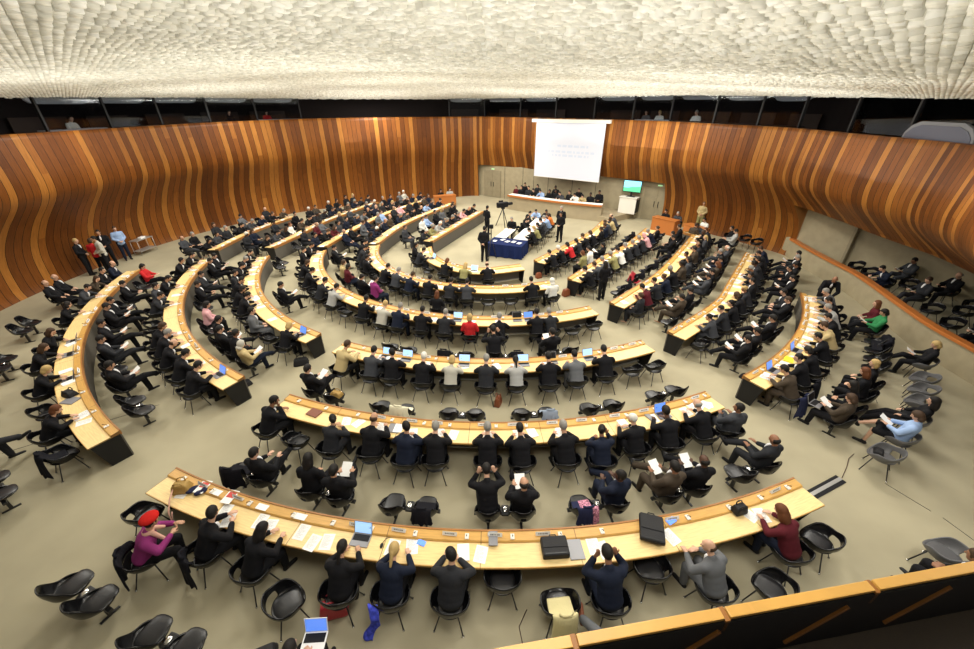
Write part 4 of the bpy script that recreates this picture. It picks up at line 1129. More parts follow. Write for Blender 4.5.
def add_row(key, path, name, dele, adv=(), near=True, end='wood-wall end', crowd=False, rev=False, back=None, papers=1.0, modesty='modesty', gr=False, desk=True):
    """dele: [(position, spec or None, extra outward shift, turn)], adv: [(position, spec, spec)]"""
    ROWN[key] = (path, name)
    if desk: desk_unit(key, path, 'pale curved desk with honey-coloured rear strip, the %s' % name, modesty, 'curved desks')
    L = (lambda a: path.ang(a)) if path.r else (lambda a: a)
    n = len(dele)
    for i, row in enumerate(dele):
        a, spec = row[0], row[1]; sh = row[2] if len(row) > 2 else 0; tn = row[3] if len(row) > 3 else None
        o_ = ORD[min(n - 1 - i if rev else i, 19)]; l = L(a)
        base = .33 if spec is None else .38
        x, y, nn = path.off(l, base + sh + rnd.uniform(-.03, .03)); rz = face(-nn[0], -nn[1])
        tn = rnd.uniform(-.12, .12) if tn is None else tn
        CH[(key, i)] = (x, y, rz + tn)
        armchair(x, y, 0, rz + tn, ('black shell armchair, %s from %s, %s' if spec else 'empty black shell armchair, %s from %s, %s') % (o_, end, name), 'armchairs at the desks', near, gr)
        if spec:
            if crowd and x * x + y * y > 29.5 ** 2: crowd_person(x, y, 0, rz + tn * .8, spec)
            else: person(x, y, 0, rz + tn * .8, spec, '%s from %s at %s' % (o_, end, name), 'people at the desks', near)
            p, n2 = path.at(l)
            k = rnd.random()
            if k < papers * .66: paper(p, n2, -.26 + rnd.uniform(-.06, .06), rnd.uniform(-.4, .4), 'at %s seat from %s, %s' % (o_, end, name), near, 0 if rnd.random() < .85 else 1)
            if rnd.random() < papers * .38:
                p, n2 = path.at(l + .32); paper(p, n2, -.27 + rnd.uniform(-.05, .05), rnd.uniform(-.5, .5), 'beside %s seat from %s, %s' % (o_, end, name), near, 0 if rnd.random() < .8 else 1)
        if near or i % 2 == 0:
            if l + .2 < path.len - .1: microphone(path, l + .2, 'gooseneck microphone at %s seat from %s, %s' % (o_, end, name), near)
        if i % 2 == 1 or near:
            if rnd.random() < .62 and .2 < l - .12 < path.len - .2: name_plate(path, l - .12, 'white name plate before %s seat from %s, %s' % (o_, end, name), near)
    m = len(adv)
    for i, row in enumerate(adv):
        a, sa, sb = row[:3]; sh = row[3] if len(row) > 3 else 0; l = L(a)
        k = path.len / path.len
        x, y, nn = path.off(l, 1.47 + sh); rz = face(-nn[0], -nn[1])
        o_ = ORD[min(m - 1 - i if rev else i, 19)]
        who = 'empty' if not (sa or sb) else 'occupied'
        linked_pair(x, y, 0, rz, '%s linked black seats, %s pair from %s behind %s' % (who, o_, end, name), 'linked seats behind the desks', near, gr)
        for s, sp in ((-1, sa), (1, sb)):
            if sp:
                c, sn = math.cos(rz), math.sin(rz)
                if crowd: crowd_person(x + s * .34 * c, y + s * .34 * sn, 0, rz + rnd.uniform(-.15, .15), sp); continue
                person(x + s * .34 * c, y + s * .34 * sn, 0, rz + rnd.uniform(-.15, .15), sp, '%s seat, %s pair from %s, %s' % ('inner' if (s < 0) != rev else 'outer', o_, end, name), 'people on the linked seats', near)
def slots(a0, a1, n): return [a0 + (a1 - a0) * (k + .5) / n for k in range(n)]
def auto(path, occ=.9, special=None, l0=.45, l1=None, pose=None):
    l1 = path.len - .4 if l1 is None else l1; n = max(1, int((l1 - l0) / .84)) + 1; out = []
    for k in range(n):
        l = l0 + (l1 - l0) * k / (n - 1)
        out.append((l, rand_spec(pose) if rnd.random() < occ else None))
    if special:
        for a, s in special:
            l = path.ang(a) if path.r else a; j = min(range(n), key=lambda q: abs(out[q][0] - l)); out[j] = (out[j][0], s)
    if path.r: out = [(path.a0 + math.degrees(l / path.r), s) for l, s in out]
    return out
def auto_adv(path, occ=.5, l0=.9, l1=None):
    l1 = path.len - .7 if l1 is None else l1; n = max(1, int((l1 - l0) / 1.85) + 1); out = []
    for k in range(n):
        l = l0 + (l1 - l0) * (k / max(n - 1, 1))
        sp = [rand_spec(rnd.choice('rrslu')) if rnd.random() < occ else None for _ in range(2)]
        out.append((path.a0 + math.degrees(l / path.r) if path.r else l, *sp))
    return out

# --- centre block
c1 = Arc(17.75, -23.7, 20.7)
add_row('c1', c1, 'outermost centre desk', [
    (-22.9, None, -.1), (-20.1, 'pSdv1k', .40, -.85), (-17.0, 'kSdv0', .0, -.45), (-13.7, 'kLdw0', .05, -.3), (-11.0, None, .42, -.75), (-8.5, 'kTdw1k', .05, .05), (-5.8, 'nTlw0k', .05, -.05), (-2.7, 'cSdv0', .05, -.1),
    (0.0, None, -.30, 0), (2.85, None, .12, .05), (5.4, 'nSde2', .1, .05), (8.3, None, -.28, .1), (11.0, 'gBnv0', .18, .2), (14.0, None, .45, .45), (16.5, 'mLaw0n', .0, .15), (18.9, None, .02, .3)],
    [(-21.2, None, None, .05), (-15.3, None, None, .1), (-9.6, None, None, .12)], papers=0)
c2 = Arc(15.0, -22.6, 22.9)
add_row('c2', c2, 'second centre desk', [
    (-21.6, 'kSdh2', .05, -.25), (-18.2, None, .1), (-14.6, 'cUdv1', .05), (-11.0, 'kBnw1', .0), (-7.8, 'nSdv1', .08), (-5.3, 'kSgw0', .0), (-.9, 'kSgw0', .0), (1.95, 'kSdw1', .0), (5.7, 'kSgw1', .0),
    (8.6, 'nUdh2', .15), (12.0, 'kSwv0', .0), (15.2, 'kSdw3', .0), (18.9, 'kBgw0', .0), (21.5, 'hSdt2', .15, -.5)],
    [(-19.1, None, 'kSdr0'), (-12.6, 'kLdl1', 'kSdr1'), (-6.35, None, None), (.35, 'kSde0', 'kBdr1'), (6.9, None, 'nSdt3'), (13.2, 'bSdr2', 'kBdr3'), (19.7, None, 'cBdr2')], papers=1.0)
c3 = Arc(12.27, -24.8, 24.3)
add_row('c3', c3, 'third centre desk', [
    (-21.6, 'tSnw1k', .05, -.25), (-17.0, 'hSdw0'), (-14.0, 'kSdv0'), (-9.7, 'kSww0'), (-5.9, 'fOlw0k'), (-1.3, 'cSgw0'), (2.7, 'lTdw1k'), (7.0, 'kSdw1'), (10.7, 'gSdw1'), (15.0, 'kSdw0'), (19.2, None), (22.6, None, .1)],
    [(-20.4, 'kSdr0', None), (-11.6, None, None), (-3.75, None, None), (4.1, None, None), (11.7, None, None), (20.1, None, None)], papers=1.0)
c4 = Arc(9.53, -81.6, 24.2)
add_row('c4', c4, 'long fourth desk', [
    (-79, 'kSdw1'), (-74, 'kSdl0'), (-68.5, None), (-63.5, 'kOnw0'), (-56, 'kSdw1'), (-51, None), (-46.5, 'cSdw1'), (-40.8, 'lSdw1c'), (-35.5, None), (-30, 'kSdw2'), (-24.4, 'fSlw0k'), (-20.6, 'nSgw0'), (-15.2, 'kSdw1'), (-10.2, 'cSgw0'),
    (-4.8, 'rOlu0k'), (1.0, 'kSgw0', .12), (8.9, 'kSdw1'), (11.8, 'cSgw0'), (16.5, None), (21.6, None)],
    [(-76, None, None), (-52, None, 'kSdr1'), (-16.5, None, None), (-6.5, None, None), (1.8, 'kSde1', None), (11.2, 'kSdr0', None)], papers=1.0)
c5 = Arc(6.78, -86, 23.4)
add_row('c5', c5, 'fifth centre desk', [
    (-80, 'kSdw0'), (-71.5, 'cSdw1'), (-64, 'kOdw1'), (-57, 'kSdl1'), (-49.5, None), (-44, 'kSdw0'), (-37.2, 'hSgw0'), (-30.5, 'nSnw0'), (-22.5, 'kSdw1'), (-14.6, 'cSdw1'), (-8.6, 'hSdw0'), (-1.5, None), (6, None), (13.6, 'kSdw0'), (20, 'wHwl1k', .1)],
    [(-76, None, 'kSdr0'), (-55, 'tOnl0', 'mOdl1'), (-39, 'kSdr1', 'pSdl0'), (-13.0, 'kLal0', None), (8, None, None)])
c6 = outer_path([(3.35, -76), (3.6, -55), (3.9, -33), (4.13, -8), (3.84, 21)][:], .61)
add_row('c6', c6, 'innermost centre desk', [(.8, 'kOdl1'), (1.75, 'cSdw0'), (2.7, None), (3.75, 'kOaw1'), (4.75, 'yLlw0k'), (5.75, 'kBnw0')], [])

# --- wing beside the long wood wall
W = 'cross-aisle end'
l1 = Arc(17.75, -76.6, -31.7)
add_row('l1', l1, 'outermost wood-wall desk', [
    (-75.4, 'nBnl0'), (-72.8, 'kSdl0'), (-70.0, 'bLnh0'), (-66.7, 'hSdw0'), (-61.2, 'kOdv0'), (-57.5, None), (-53.6, 'kLnh1'), (-50.0, 'kLnw0', .12), (-44.6, 'kOlw0'), (-41.0, None), (-36.9, 'kOaw0'), (-33.8, None, .05)],
    [(-70.8, 'kBgs0', 'kBns0', .12), (-62.5, None, None, .15), (-54, None, None), (-46.5, None, None, .1), (-40, None, 'cSdr1', .2), (-34.1, None, None, -.05)], end=W, rev=True)
l2 = Arc(15.0, -80, -30.0)
add_row('l2', l2, 'second wood-wall desk', [
    (-77.8, 'kSdw0'), (-74.2, 'kSdv1'), (-70.5, None), (-66, 'kSdw1'), (-62.2, 'hSdl0'), (-58.5, 'cSdw1'), (-54, None), (-50.6, None), (-47.3, 'kOnw0'), (-44.2, 'kSgw0'), (-41.2, 'kBnw0'), (-37.2, 'kSdw1'), (-33.6, 'kSdw0', .04)],
    [(-72.0, 'rOdr0k', None), (-64.5, 'kSdr0', None), (-58.5, 'kSdr1', 'kSdr1'), (-50.8, 'kSdr1', None), (-46.2, 'cSdr1', None), (-41.6, None, 'kSdr1'), (-36.1, None, None)], end=W, rev=True)
l3 = Arc(12.27, -79.4, -30.3)
add_row('l3', l3, 'third wood-wall desk', [
    (-76.5, 'kSdw0'), (-72, 'kSgw0'), (-67.5, 'kSdw0'), (-63, 'cSdl1'), (-58.8, 'kSdw1'), (-54, 'kOdw1'), (-50, 'kSdw0'), (-46, None), (-42, 'gSdu0', .05, -.4), (-38, None), (-33.6, 'kOlw0')],
    [(-74, 'kSdr0', 'kSdr1'), (-66.5, None, 'cSdr0'), (-58.5, 'kSdr1', None), (-48.5, 'iOdl0k', None), (-41.3, 'kSdl1', 'kSdr0'), (-35.4, 'kSdl2', 'tHfr0n')], end=W, rev=True)
linked_done = True
x, y, _ = c4.off(c4.ang(-50), 1.5)

# --- deeper rows by the wood wall, beyond the cross aisle
for key, nm, up, occ, oa in (('g', 'outermost rear desk', [(14.83, -114.3), (14.74, -101), (14.8, -85.9)], .9, .8), ('h', 'second rear desk', [(13.72, -140), (11.89, -114.6), (11.48, -97.4), (11.9, -86.3)], .95, .85),
                             ('i', 'third rear desk', [(12.54, -157.1), (9.89, -133.6), (8.76, -106.5), (9.04, -85.9)], .95, .85), ('j', 'fourth rear desk', [(10.33, -165.2), (6.84, -129.2), (6.28, -88.5)], .93, .8),
                             ('k', 'innermost rear desk', [(7.3, -176.7), (4.02, -151), (3.29, -92.8)], .85, .7)):
    q = outer_path(up)
    add_row(key, q, nm, auto(q, occ), auto_adv(q, oa) if oa else [], near=False, end=W, rev=True, papers=.8, crowd=True)
# --- wing beside the railed gallery
r2 = Arc(15.0, 29.2, 60.8)
add_row('r2', r2, 'outermost gallery-side desk', [
    (31.4, 'bSdw1', .05), (34.8, 'kSdv0'), (38.0, 'kOdw1'), (42.0, 'kSdw1'), (45.6, 'tSnw0k'), (49, 'kSdw0'), (52, 'lSgw0k'), (55.2, 'kSdw1'), (58.4, 'gSgw0')],
    [(32.8, 'bOnr0k', 'kLdl1'), (38.5, 'kLal0', 'kOlu0'), (45.5, None, None), (50.3, None, None), (55.6, 'eOdr1k', 'mLau0')], end=W)
m_ = outer_path([(11.66, 30.4), (11.64, 47.6), (11.78, 59.9), (13.39, 81.4)])
add_row('m', m_, 'second gallery-side desk', auto(m_, .95, [(.5, None)]), [(1.0, 'kSdr0', 'kSdr1'), (2.9, 'kSdr1', None), (4.7, 'kSnr0', 'cSdl0'), (6.6, None, 'kSdr0'), (8.5, 'kSdl1', 'kSdr2'), (10.4, 'cSgr0', 'kSdr0')], end=W)
n_ = outer_path([(9.03, 30.3), (8.78, 40.5), (8.99, 60.25), (11.55, 93.2), (12.0, 96.5)])
add_row('n', n_, 'third gallery-side desk', auto(n_, .93), [(1.0, None, 'bSdr1'), (2.5, 'kSdr0', None), (4.4, 'hSdr1', 'kSdr0'), (6.2, 'bLar0', 'nSdr1'), (8.1, 'kSgl0', 'hBwr0'), (10, None, None), (11.9, 'lSdr0', 'kSdu1')], near=False, end=W, papers=.8)
o_ = outer_path([(6.33, 32.1), (6.12, 62.8), (7.47, 85.6), (10.03, 105)])
add_row('o', o_, 'fourth gallery-side desk', auto(o_, .85, [(.5, 'kSdw0'), (4.1, 'wSdw0k'), (7.0, 'iHiw1k')]), [(.9, None, None), (2.6, None, None), (4.3, None, None), (6.0, None, None), (7.7, 'kSdr1', 'kSdl0'), (9.4, None, 'kSdl1')], near=False, end=W, papers=.8)
p_ = outer_path([(3.7, 34.8), (5.84, 103.6), (8.81, 121.3)])
add_row('p', p_, 'innermost gallery-side desk', auto(p_, .93, [(.6, 'kSdw0'), (2.2, 'rOdw1k')]), [(1.6, 'yOal0k', 'wSdl0k'), (3.5, 'kOdr1', None), (5.4, None, None), (7.2, None, None)], near=False, end=W, papers=.8)

# --- loose grey chairs and sitters between the outermost gallery-side desk and the gallery
for i, (a, sp, lab) in enumerate(((30.2, None, 'empty grey shell chair at the near end of the loose row by the gallery'), (33.3, 'uOnr00', 'grey shell chair under the woman in light blue shirt'), (36.5, 'kLds0', 'grey shell chair holding a person in black with bags'),
                     (40.2, None, 'empty grey shell chair next to the bags in the loose row'), (42.6, None, 'empty grey shell chair, middle one of three side by side'), (45.0, None, 'empty grey shell chair, last of three before the blond sitter'), (48.6, 'kOlr0', 'grey shell chair under the blond person in black by the gallery parapet'))):
    x, y = pol(17.55, a); rz = face(-(x - CX), -(y - CY)); armchair(x, y, 0, rz + (.2 if i == 0 else 0), lab, 'loose grey chairs', True, True)
    if sp: person(x, y, 0, rz, sp, ('crossing bare legs in the loose chairs beside the gallery', 'between empty grey chairs near the gallery', 'alone at the far end of the loose grey chairs')[(1, 2, 6).index(i)], 'people on loose chairs', True)
# --- people on their feet
def stander(x, y, dx, dy, spec, where): return person(x, y, 0, face(dx, dy), spec, where, 'people standing', True)
stander(-20.2, 21.0, .8, -.6, 'uSnS0n', 'standing guard by the wood wall')
stander(-20.3, 18.75, .9, .3, 'kSlS0', 'standing in the corner group against the wood wall')
stander(-19.95, 19.15, -.2, .9, 'rOnS0k', 'talking in the group against the wood wall')
stander(-20.2, 20.05, .5, -.8, 'kSdS1', 'leaning by the wood wall behind a pale bag')
stander(-19.45, 19.0, -.5, -.6, 'fSdS1k', 'facing the wood wall in the standing group')
stander(5.03, 15.5, -.3, .95, 'kLdS1k', 'standing in the aisle before the third gallery-side desk')
stander(4.55, 23.85, -.6, -.75, 'kOdS1k', 'walking across the open floor beside the long table')
stander(4.75, 24.9, -.5, -.8, 'kSgS0', 'standing at the far side of the long table')
stander(-.12, 20.35, .35, .95, 'kSdK0', 'hands clasped behind their back by the navy cloth')
stander(.03, 25.55, .7, .7, 'kSdS1', 'operating the camera on the tripod')
x, y = pol(15.15, 61.6); stander(x, y, -.5, -.95, 'kBdN2', 'bending over the end of the outermost gallery-side desk')
stander(14.3, 26.1, -.6, -.8, 'tSnS1y', 'standing by the wood wall beside the brown desk')
# --- podium
for i, l in enumerate((.25, .75, 1.45, 2.0, 2.75, 3.3, 3.85, 4.35, 4.95, 5.5, 6.0, 6.55)):
    q = pp3(l, .95 + bow(l), 0); d = -pn
    armchair(q.x, q.y, .42, face(*d), 'black chair, %s from the door end behind the podium desk' % ORD[i], 'podium chairs', False)
    person(q.x, q.y, .42, face(*d) + rnd.uniform(-.3, .3), ('mOnu0', 'kSdu1', 'cSdu1', 'kSdw0', 'uSdw1k', 'kOdu2', 'kSdu3', 'hSdw0', 'kSdu1', 'wSdw1k', 'tOdw0k', 'kSdu3')[i], '%s from the door end behind the podium desk' % ORD[i], 'people at the podium', False)
for i, (l, off) in enumerate(((.5, 2.1), (1.6, 2.2), (3.2, 2.2), (5.2, 2.1), (6.9, 1.9))):
    q = pp3(l, off, 0); armchair(q.x, q.y, .42, face(*(-pn)), 'black chair, %s in the rank against the podium wall' % ORD[i], 'podium rear chairs', False)
    person(q.x, q.y, .42, face(*(-pn)), ('kSdl1', 'cOdl0', 'kSdl3', 'kSnl0', 'kSdl2')[i], '%s in the rank against the podium wall' % ORD[i], 'people behind the podium', False)
# --- long table on the open floor
E1 = np.array((1.9, -.75)); E1 /= np.hypot(*E1); E2 = np.array((-E1[1], E1[0])); T0 = np.array((.0, 21.35))
def tp(a, b, z=0): q = T0 + E1 * a + E2 * b; return V((q[0], q[1], z))
tz = math.atan2(E1[1], E1[0])
t = empty('conference_table', tp(1.03, .6), tz); tag(t, 'table under a navy cloth on the open floor before the podium', 'table')
obj('table_top', boxmesh('tt', (-1.0, -.6, .70), (1.0, .6, .745), .01), t, 'desk')
for sx in (-1, 1):
    for sy in (-1, 1): obj('leg', boxmesh('tl', (sx * .9 - .03, sy * .5 - .03, 0), (sx * .9 + .03, sy * .5 + .03, .7)), t, 'leg')
bm = bmesh.new(); N = 60; per = []
for k in range(N):
    s = 4 * k / N; e = int(s); f = s - e; per.append(((-1 + 2 * f, -1), (1, -1 + 2 * f), (1 - 2 * f, 1), (-1, 1 - 2 * f))[e])
tops = [bm.verts.new((x * 1.03, y * .63, .752)) for x, y in per]
rows = [tops]
for j in range(1, 5):
    rows.append([bm.verts.new((x * (1.035 + .012 * j * math.sin(k * 1.7)), y * (.635 + .014 * j * math.sin(k * 1.7)), .752 - .18 * j)) for k, (x, y) in enumerate(per)])
bm.faces.new(tops)
for a, b in zip(rows, rows[1:]):
    for k in range(N): bm.faces.new((a[k], b[k], b[(k + 1) % N], a[(k + 1) % N]))
bmesh.ops.recalc_face_normals(bm, faces=bm.faces[:])
o = obj('tablecloth', me_from_bm(bm, 'tablecloth'), None, 'blue_cloth'); o.location = tp(1.03, .6); o.rotation_euler = (0, 0, tz); tag(o, 'navy cloth draped to the floor over the table before the podium', 'tablecloth')
def plain_table(a0, a1, b0, b1, label, m='paper'):
    o = empty('conference_table', tp((a0 + a1) / 2, (b0 + b1) / 2), tz); tag(o, label, 'table')
    w, d = (a1 - a0) / 2, (b1 - b0) / 2
    obj('table_top', boxmesh('tt', (-w, -d, .70), (w, d, .75), .01), o, m)
    for sx in (-1, 1):
        for sy in (-1, 1): obj('leg', boxmesh('tl', (sx * (w - .08) - .03, sy * (d - .08) - .03, 0), (sx * (w - .08) + .03, sy * (d - .08) + .03, .7)), o, 'leg')
plain_table(1.15, 2.0, 1.28, 6.3, 'long white table strewn with papers running from the navy cloth to the podium', 'white_cloth')
plain_table(.05, .7, 1.28, 3.2, 'short white table with a red-brown edge behind the navy cloth', 'white_cloth')
CT = [(2.35, 1.75, -1), (2.4, 2.5, -1), (2.4, 3.3, -1), (2.42, 4.1, -1), (2.45, 4.9, -1), (2.45, 5.7, -1), (.85, 3.9, 1), (.85, 4.7, 1), (.8, 5.5, 1), (.3, 3.7, 0), (1.1, 6.8, 2), (1.8, 6.9, 2)]
CS = ('kSdw0', 'yOlw0k', 'kOdw1', 'hSdw0', 'uSgw0k', 'oOnw0k', 'kSdw0', 'kOdl1', 'cSdl0', 'kSgl0', 'uSdw1k', 'kSdw2')
for i, ((a, b, s), sp) in enumerate(zip(CT, CS)):
    q = tp(a, b); d = (-E1, -E2, E1, -E2)[{-1: 0, 0: 1, 1: 2, 2: 3}[s]] if s != 2 else -E2
    armchair(q.x, q.y, 0, face(*d), 'black chair under the %s sitter round the long white table' % ORD[i], 'chairs round the long table', False)
    person(q.x, q.y, 0, face(*d), sp, ('%s along the gallery side of the long white table' if i < 6 else '%s round the long white table, past the gallery side') % ORD[i], 'people round the long table', False)
for i in range(14):
    q = tp(1.3 + .55 * rnd.random(), 1.4 + 4.7 * (i + .5) / 14, .752); d = E2
    paper((q.x, q.y), -E2, 0, rnd.uniform(-1.5, 1.5), '%s along the long white table' % ORD[i], False, 0 if i % 3 else 1, .752)
for i in range(5):
    q = tp(.3 + .36 * i, .5 + .4 * rnd.random(), .758); paper((q.x, q.y), -E2, 0, rnd.uniform(-.6, .6), '%s across the navy tablecloth' % ORD[i], True, 1 if i == 3 else 0, .758)
# video camera on its tripod
t = empty('video_camera', (1.15, 27.6, 0), .5); tag(t, 'black broadcast camera on a tripod facing the podium', 'camera')
for k in range(3):
    a = k * 2.1 + .3; obj('tripod_leg', tube('tl', [(0, 0, 1.25), (.5 * math.cos(a), .5 * math.sin(a), 0)], .03, 8), t, 'leg')
obj('camera_body', boxmesh('cb', (-.45, -.14, 1.32), (.35, .14, 1.66), .03), t, 'black'); obj('lens', tube('ln', [(.35, 0, 1.5), (.75, 0, 1.5)], .10, 12), t, 'black')
obj('viewfinder', boxmesh('vf', (-.2, .14, 1.6), (.1, .26, 1.74), .01), t, 'black'); obj('fluid_head', boxmesh('fh', (-.1, -.1, 1.2), (.1, .1, 1.33)), t, 'leg')
t = empty('camera_tripod', (.25, 20.9, 0)); tag(t, 'slim black tripod standing at the corner of the navy cloth', 'tripod')
for k in range(3):
    a = k * 2.1; obj('tripod_leg', tube('tl', [(0, 0, 1.3), (.3 * math.cos(a), .3 * math.sin(a), 0)], .02, 8), t, 'leg')
obj('centre_column', tube('cc', [(0, 0, 1.2), (0, 0, 1.75)], .03, 8), t, 'leg'); obj('camera_body', boxmesh('cb', (-.12, -.08, 1.7), (.12, .08, 1.9), .02), t, 'black')
# --- small brown desks by the walls
def side_desk(x, y, rz, w, label):
    o = empty('side_desk', (x, y, 0), rz); tag(o, label, 'desk')
    obj('front_panel', boxmesh('sp', (-w / 2, .25, 0), (w / 2, .3, .92)), o, 'rail'); obj('desk_top', boxmesh('st', (-w / 2 - .03, -.3, .92), (w / 2 + .03, .33, .97), .01), o, 'rail')
    for s in (-1, 1): obj('side_panel', boxmesh('ss', (s * w / 2 - .02, -.28, 0), (s * w / 2 + .02, .25, .92)), o, 'rail')
side_desk(11.85, 25.75, face(-.8, -.6), 1.6, 'red-brown desk for two by the gallery-side wood wall')
side_desk(12.95, 23.85, face(-.95, -.3), 1.4, 'red-brown desk with papers beside the standing tan jacket')
side_desk(-3.5, 33.7, face(.35, -.94), 1.8, 'small brown desk below the far corner of the wood wall')
for i, (x, y, d, sp, w) in enumerate(((12.15, 26.5, (-.8, -.6), 'kSdl1', 'at the red-brown desk by the gallery-side wall'), (12.68, 25.85, (-.8, -.6), 'hSgl0', 'sharing the red-brown desk by the gallery-side wall'), (13.6, 24.1, (-.95, -.3), 'wSdl1k', 'at the papers on the second red-brown desk'),
                                      (-3.9, 34.35, (.35, -.94), 'kOdl1', 'behind the small brown desk in the far corner'), (-3.15, 34.65, (.35, -.94), 'lSdl0k', 'beside another behind the far corner desk'))):
    armchair(x, y, 0, face(*d), 'black chair %s' % w, 'chairs at the side desks', False); person(x, y, 0, face(*d), sp, w, 'people at the side desks', False)
for i, (x, y) in enumerate(((14.75, 23.2), (15.35, 22.6), (15.6, 21.9))):
    armchair(x, y, 0, face(-1, -.2), 'empty black chair, %s of three against the gallery-side wood wall' % ORD[i], 'chairs by the wall', False)
# --- railed gallery
GC = [(17.5, 17.4, None), (17.45, 16.6, None), (17.0, 15.3, 'nSdw0'), (18.6, 16.1, 'hSdr2'), (17.1, 13.95, 'cSnr0'), (18.75, 14.4, 'kBgr0'), (17.9, 15.2, None), (19.3, 14.9, None), (16.6, 12.9, None), (17.6, 12.7, None), (18.5, 13.2, None), (19.6, 13.4, None),
      (16.2, 11.8, None), (17.2, 11.6, None), (18.2, 11.9, None), (19.3, 12.1, None), (16.0, 10.7, 'kSdr0'), (17.0, 10.5, None), (18.2, 10.6, None), (16.1, 9.5, None), (17.3, 9.4, None)]
for i, (x, y, sp) in enumerate(GC):
    rz = face(-.93, .1); armchair(x, y, .262, rz, ('black chair, %s counted from the beige wall in the railed gallery' if sp else 'empty black chair, %s counted from the beige wall in the railed gallery') % (ORD + ['twenty-first'])[i], 'gallery chairs', True)
    if sp: person(x, y, .25, rz, sp, 'on the %s chair of the railed gallery' % ORD[i], 'people in the gallery', True)
# --- sitters just below the rail we look over
def solo(x, y, rz, sp, where): 
    armchair(x, y, 0, rz, 'black shell armchair under the person %s' % where, 'chairs below the rail', True); return person(x, y, 0, rz, sp, where, 'people below the rail', True)
leg_man, _f = solo(1.62, 2.27, face(-.05, 1), 'gSnr1', 'crossing a leg in brown shoes below the yellow rail')
for ch in leg_man.children:
    if ch.name.startswith('shoe'): ch.data = shared(figure('read')['shoe' + ('L' if ch.data.name.startswith('shoe_readL') else 'R')], 'brown', ['brown_bag'])
solo(-2.62, 2.22, face(.0, 1), 'kSdl0', 'with a white laptop on their knees below the rail')
armchair(8.2, 4.05, 0, face(-.3, .9), 'empty grey chair showing its rim above the upper end of the yellow rail', 'chairs below the rail', True, True)
solo(7.7, 3.35, face(-.3, .9), 'kSnl2', 'half hidden by the yellow rail at its upper end')
# --- interpreters behind the booth glass
for i, (l, sp) in enumerate(((16.6, 'wSdl0k'), (25.2, 'kSdl0'), (27.6, 'rOdl0k'), (57.9, 'gSdl0'), (58.8, 'wOll0k'), (61.2, 'wSgl0k'))):
    a, n = top_at(l); q = a + n * 1.15
    person(q.x, q.y, a.z - .80, face(-n.x, -n.y), sp, '%s along the booths behind the glass' % ORD[i], 'people in the booths', False)
    armchair(q.x, q.y, a.z - .80, face(-n.x, -n.y), 'black chair, %s along the booths behind the glass' % ORD[i], 'booth chairs', False)
# --- the far crowd between the rear desks, one mesh
slots_ = sorted({mt for _, _, mt in CROWD}); cm = join_me('crowd', [(me, mm, slots_.index(mt)) for me, mm, mt in CROWD]); set_mats(cm, slots_)
tag(obj('crowd', cm), 'dense crowd in dark suits seated between the rear desks by the wood wall', 'crowd', None, 'stuff')
# ------------------------------------------------------------------ bags, coats, laptops, folders
def on(path, a, s):
    l = path.ang(a) if path.r else a; x, y, n = path.off(l, s); return x, y, face(-n[0], -n[1]), n
def lap_on(path, a, label, scr='blue_screen', s=-.27, turn=0, body='laptop'):
    x, y, rz, n = on(path, a, s); return laptop(x, y, .747, rz + turn, label, scr, body)
lap_on(c1, -8.3, 'open laptop with a sky-blue screen before the dark ponytail on the outermost centre desk', 'pale_screen', -.30)
lap_on(c2, 16.4, 'open laptop with a blue screen on the second centre desk', 'blue_screen', -.30)
lap_on(c3, -16.4, 'tilted pale-screen laptop before the slate jacket on the third centre desk', 'pale_screen', -.33)
lap_on(c3, -13.2, 'open laptop with a lit screen by the third sitter on the third centre desk', 'pale_screen', -.36)
lap_on(c3, -4.5, 'open pale laptop before the stone jacket on the third centre desk', 'pale_screen', -.36)
lap_on(c3, 4.1, 'black laptop with a lit screen before the ponytail on the third centre desk', 'pale_screen', -.36)
lap_on(c3, 8.3, 'dark laptop with a dim screen beside the black jacket on the third centre desk', 'black', -.38)
lap_on(c3, 14.0, 'open laptop with a pale screen at the last black jacket of the third centre desk', 'pale_screen', -.33)
lap_on(c4, -8.2, 'open laptop with a pale blue screen on the long fourth desk', 'pale_screen', -.33)
lap_on(c4, 8.0, 'laptop with a blue screen near the end of the long fourth desk', 'blue_screen', -.33)
lap_on(c4, 5.4, 'dark laptop standing open on the empty stretch of the long fourth desk', 'black', -.36)
lap_on(c6, 1.9, 'laptop with a bright screen on the innermost centre desk', 'pale_screen', -.3)
lap_on(c6, 5.05, 'white laptop before the olive top on the innermost centre desk', 'pale_screen', -.3, 0, 'laptop_white')
lap_on(l2, -33.0, 'open laptop with a deep blue screen at the aisle end of the second wood-wall desk', 'blue_screen', -.28)
lap_on(l3, -33.2, 'open laptop with a blue screen at the aisle end of the third wood-wall desk', 'blue_screen', -.22)
for a, d in ((-53.2, 'first'), (-50.0, 'second'), (-44.2, 'third')): lap_on(l1, a, 'thin grey laptop, %s of three on the outermost wood-wall desk' % d, 'black', -.27)
lap_on(r2, 33.4, 'open laptop with a blue screen on the outermost gallery-side desk', 'blue_screen', -.30)
lap_on(r2, 40.2, 'laptop with a violet-blue screen further along the outermost gallery-side desk', 'blue_screen', -.30)
laptop(-2.56, 2.70, .66, face(.0, 1) + .05, 'white laptop with a blue screen on the knees of the person below the rail', 'blue_screen', 'laptop_white', 1.9)
x, y = pol(15.98, 31.6); laptop(x, y, .66, face(-.52, .85) - .0, 'black laptop on the knees of the person at the near linked seats by the gallery', 'black')
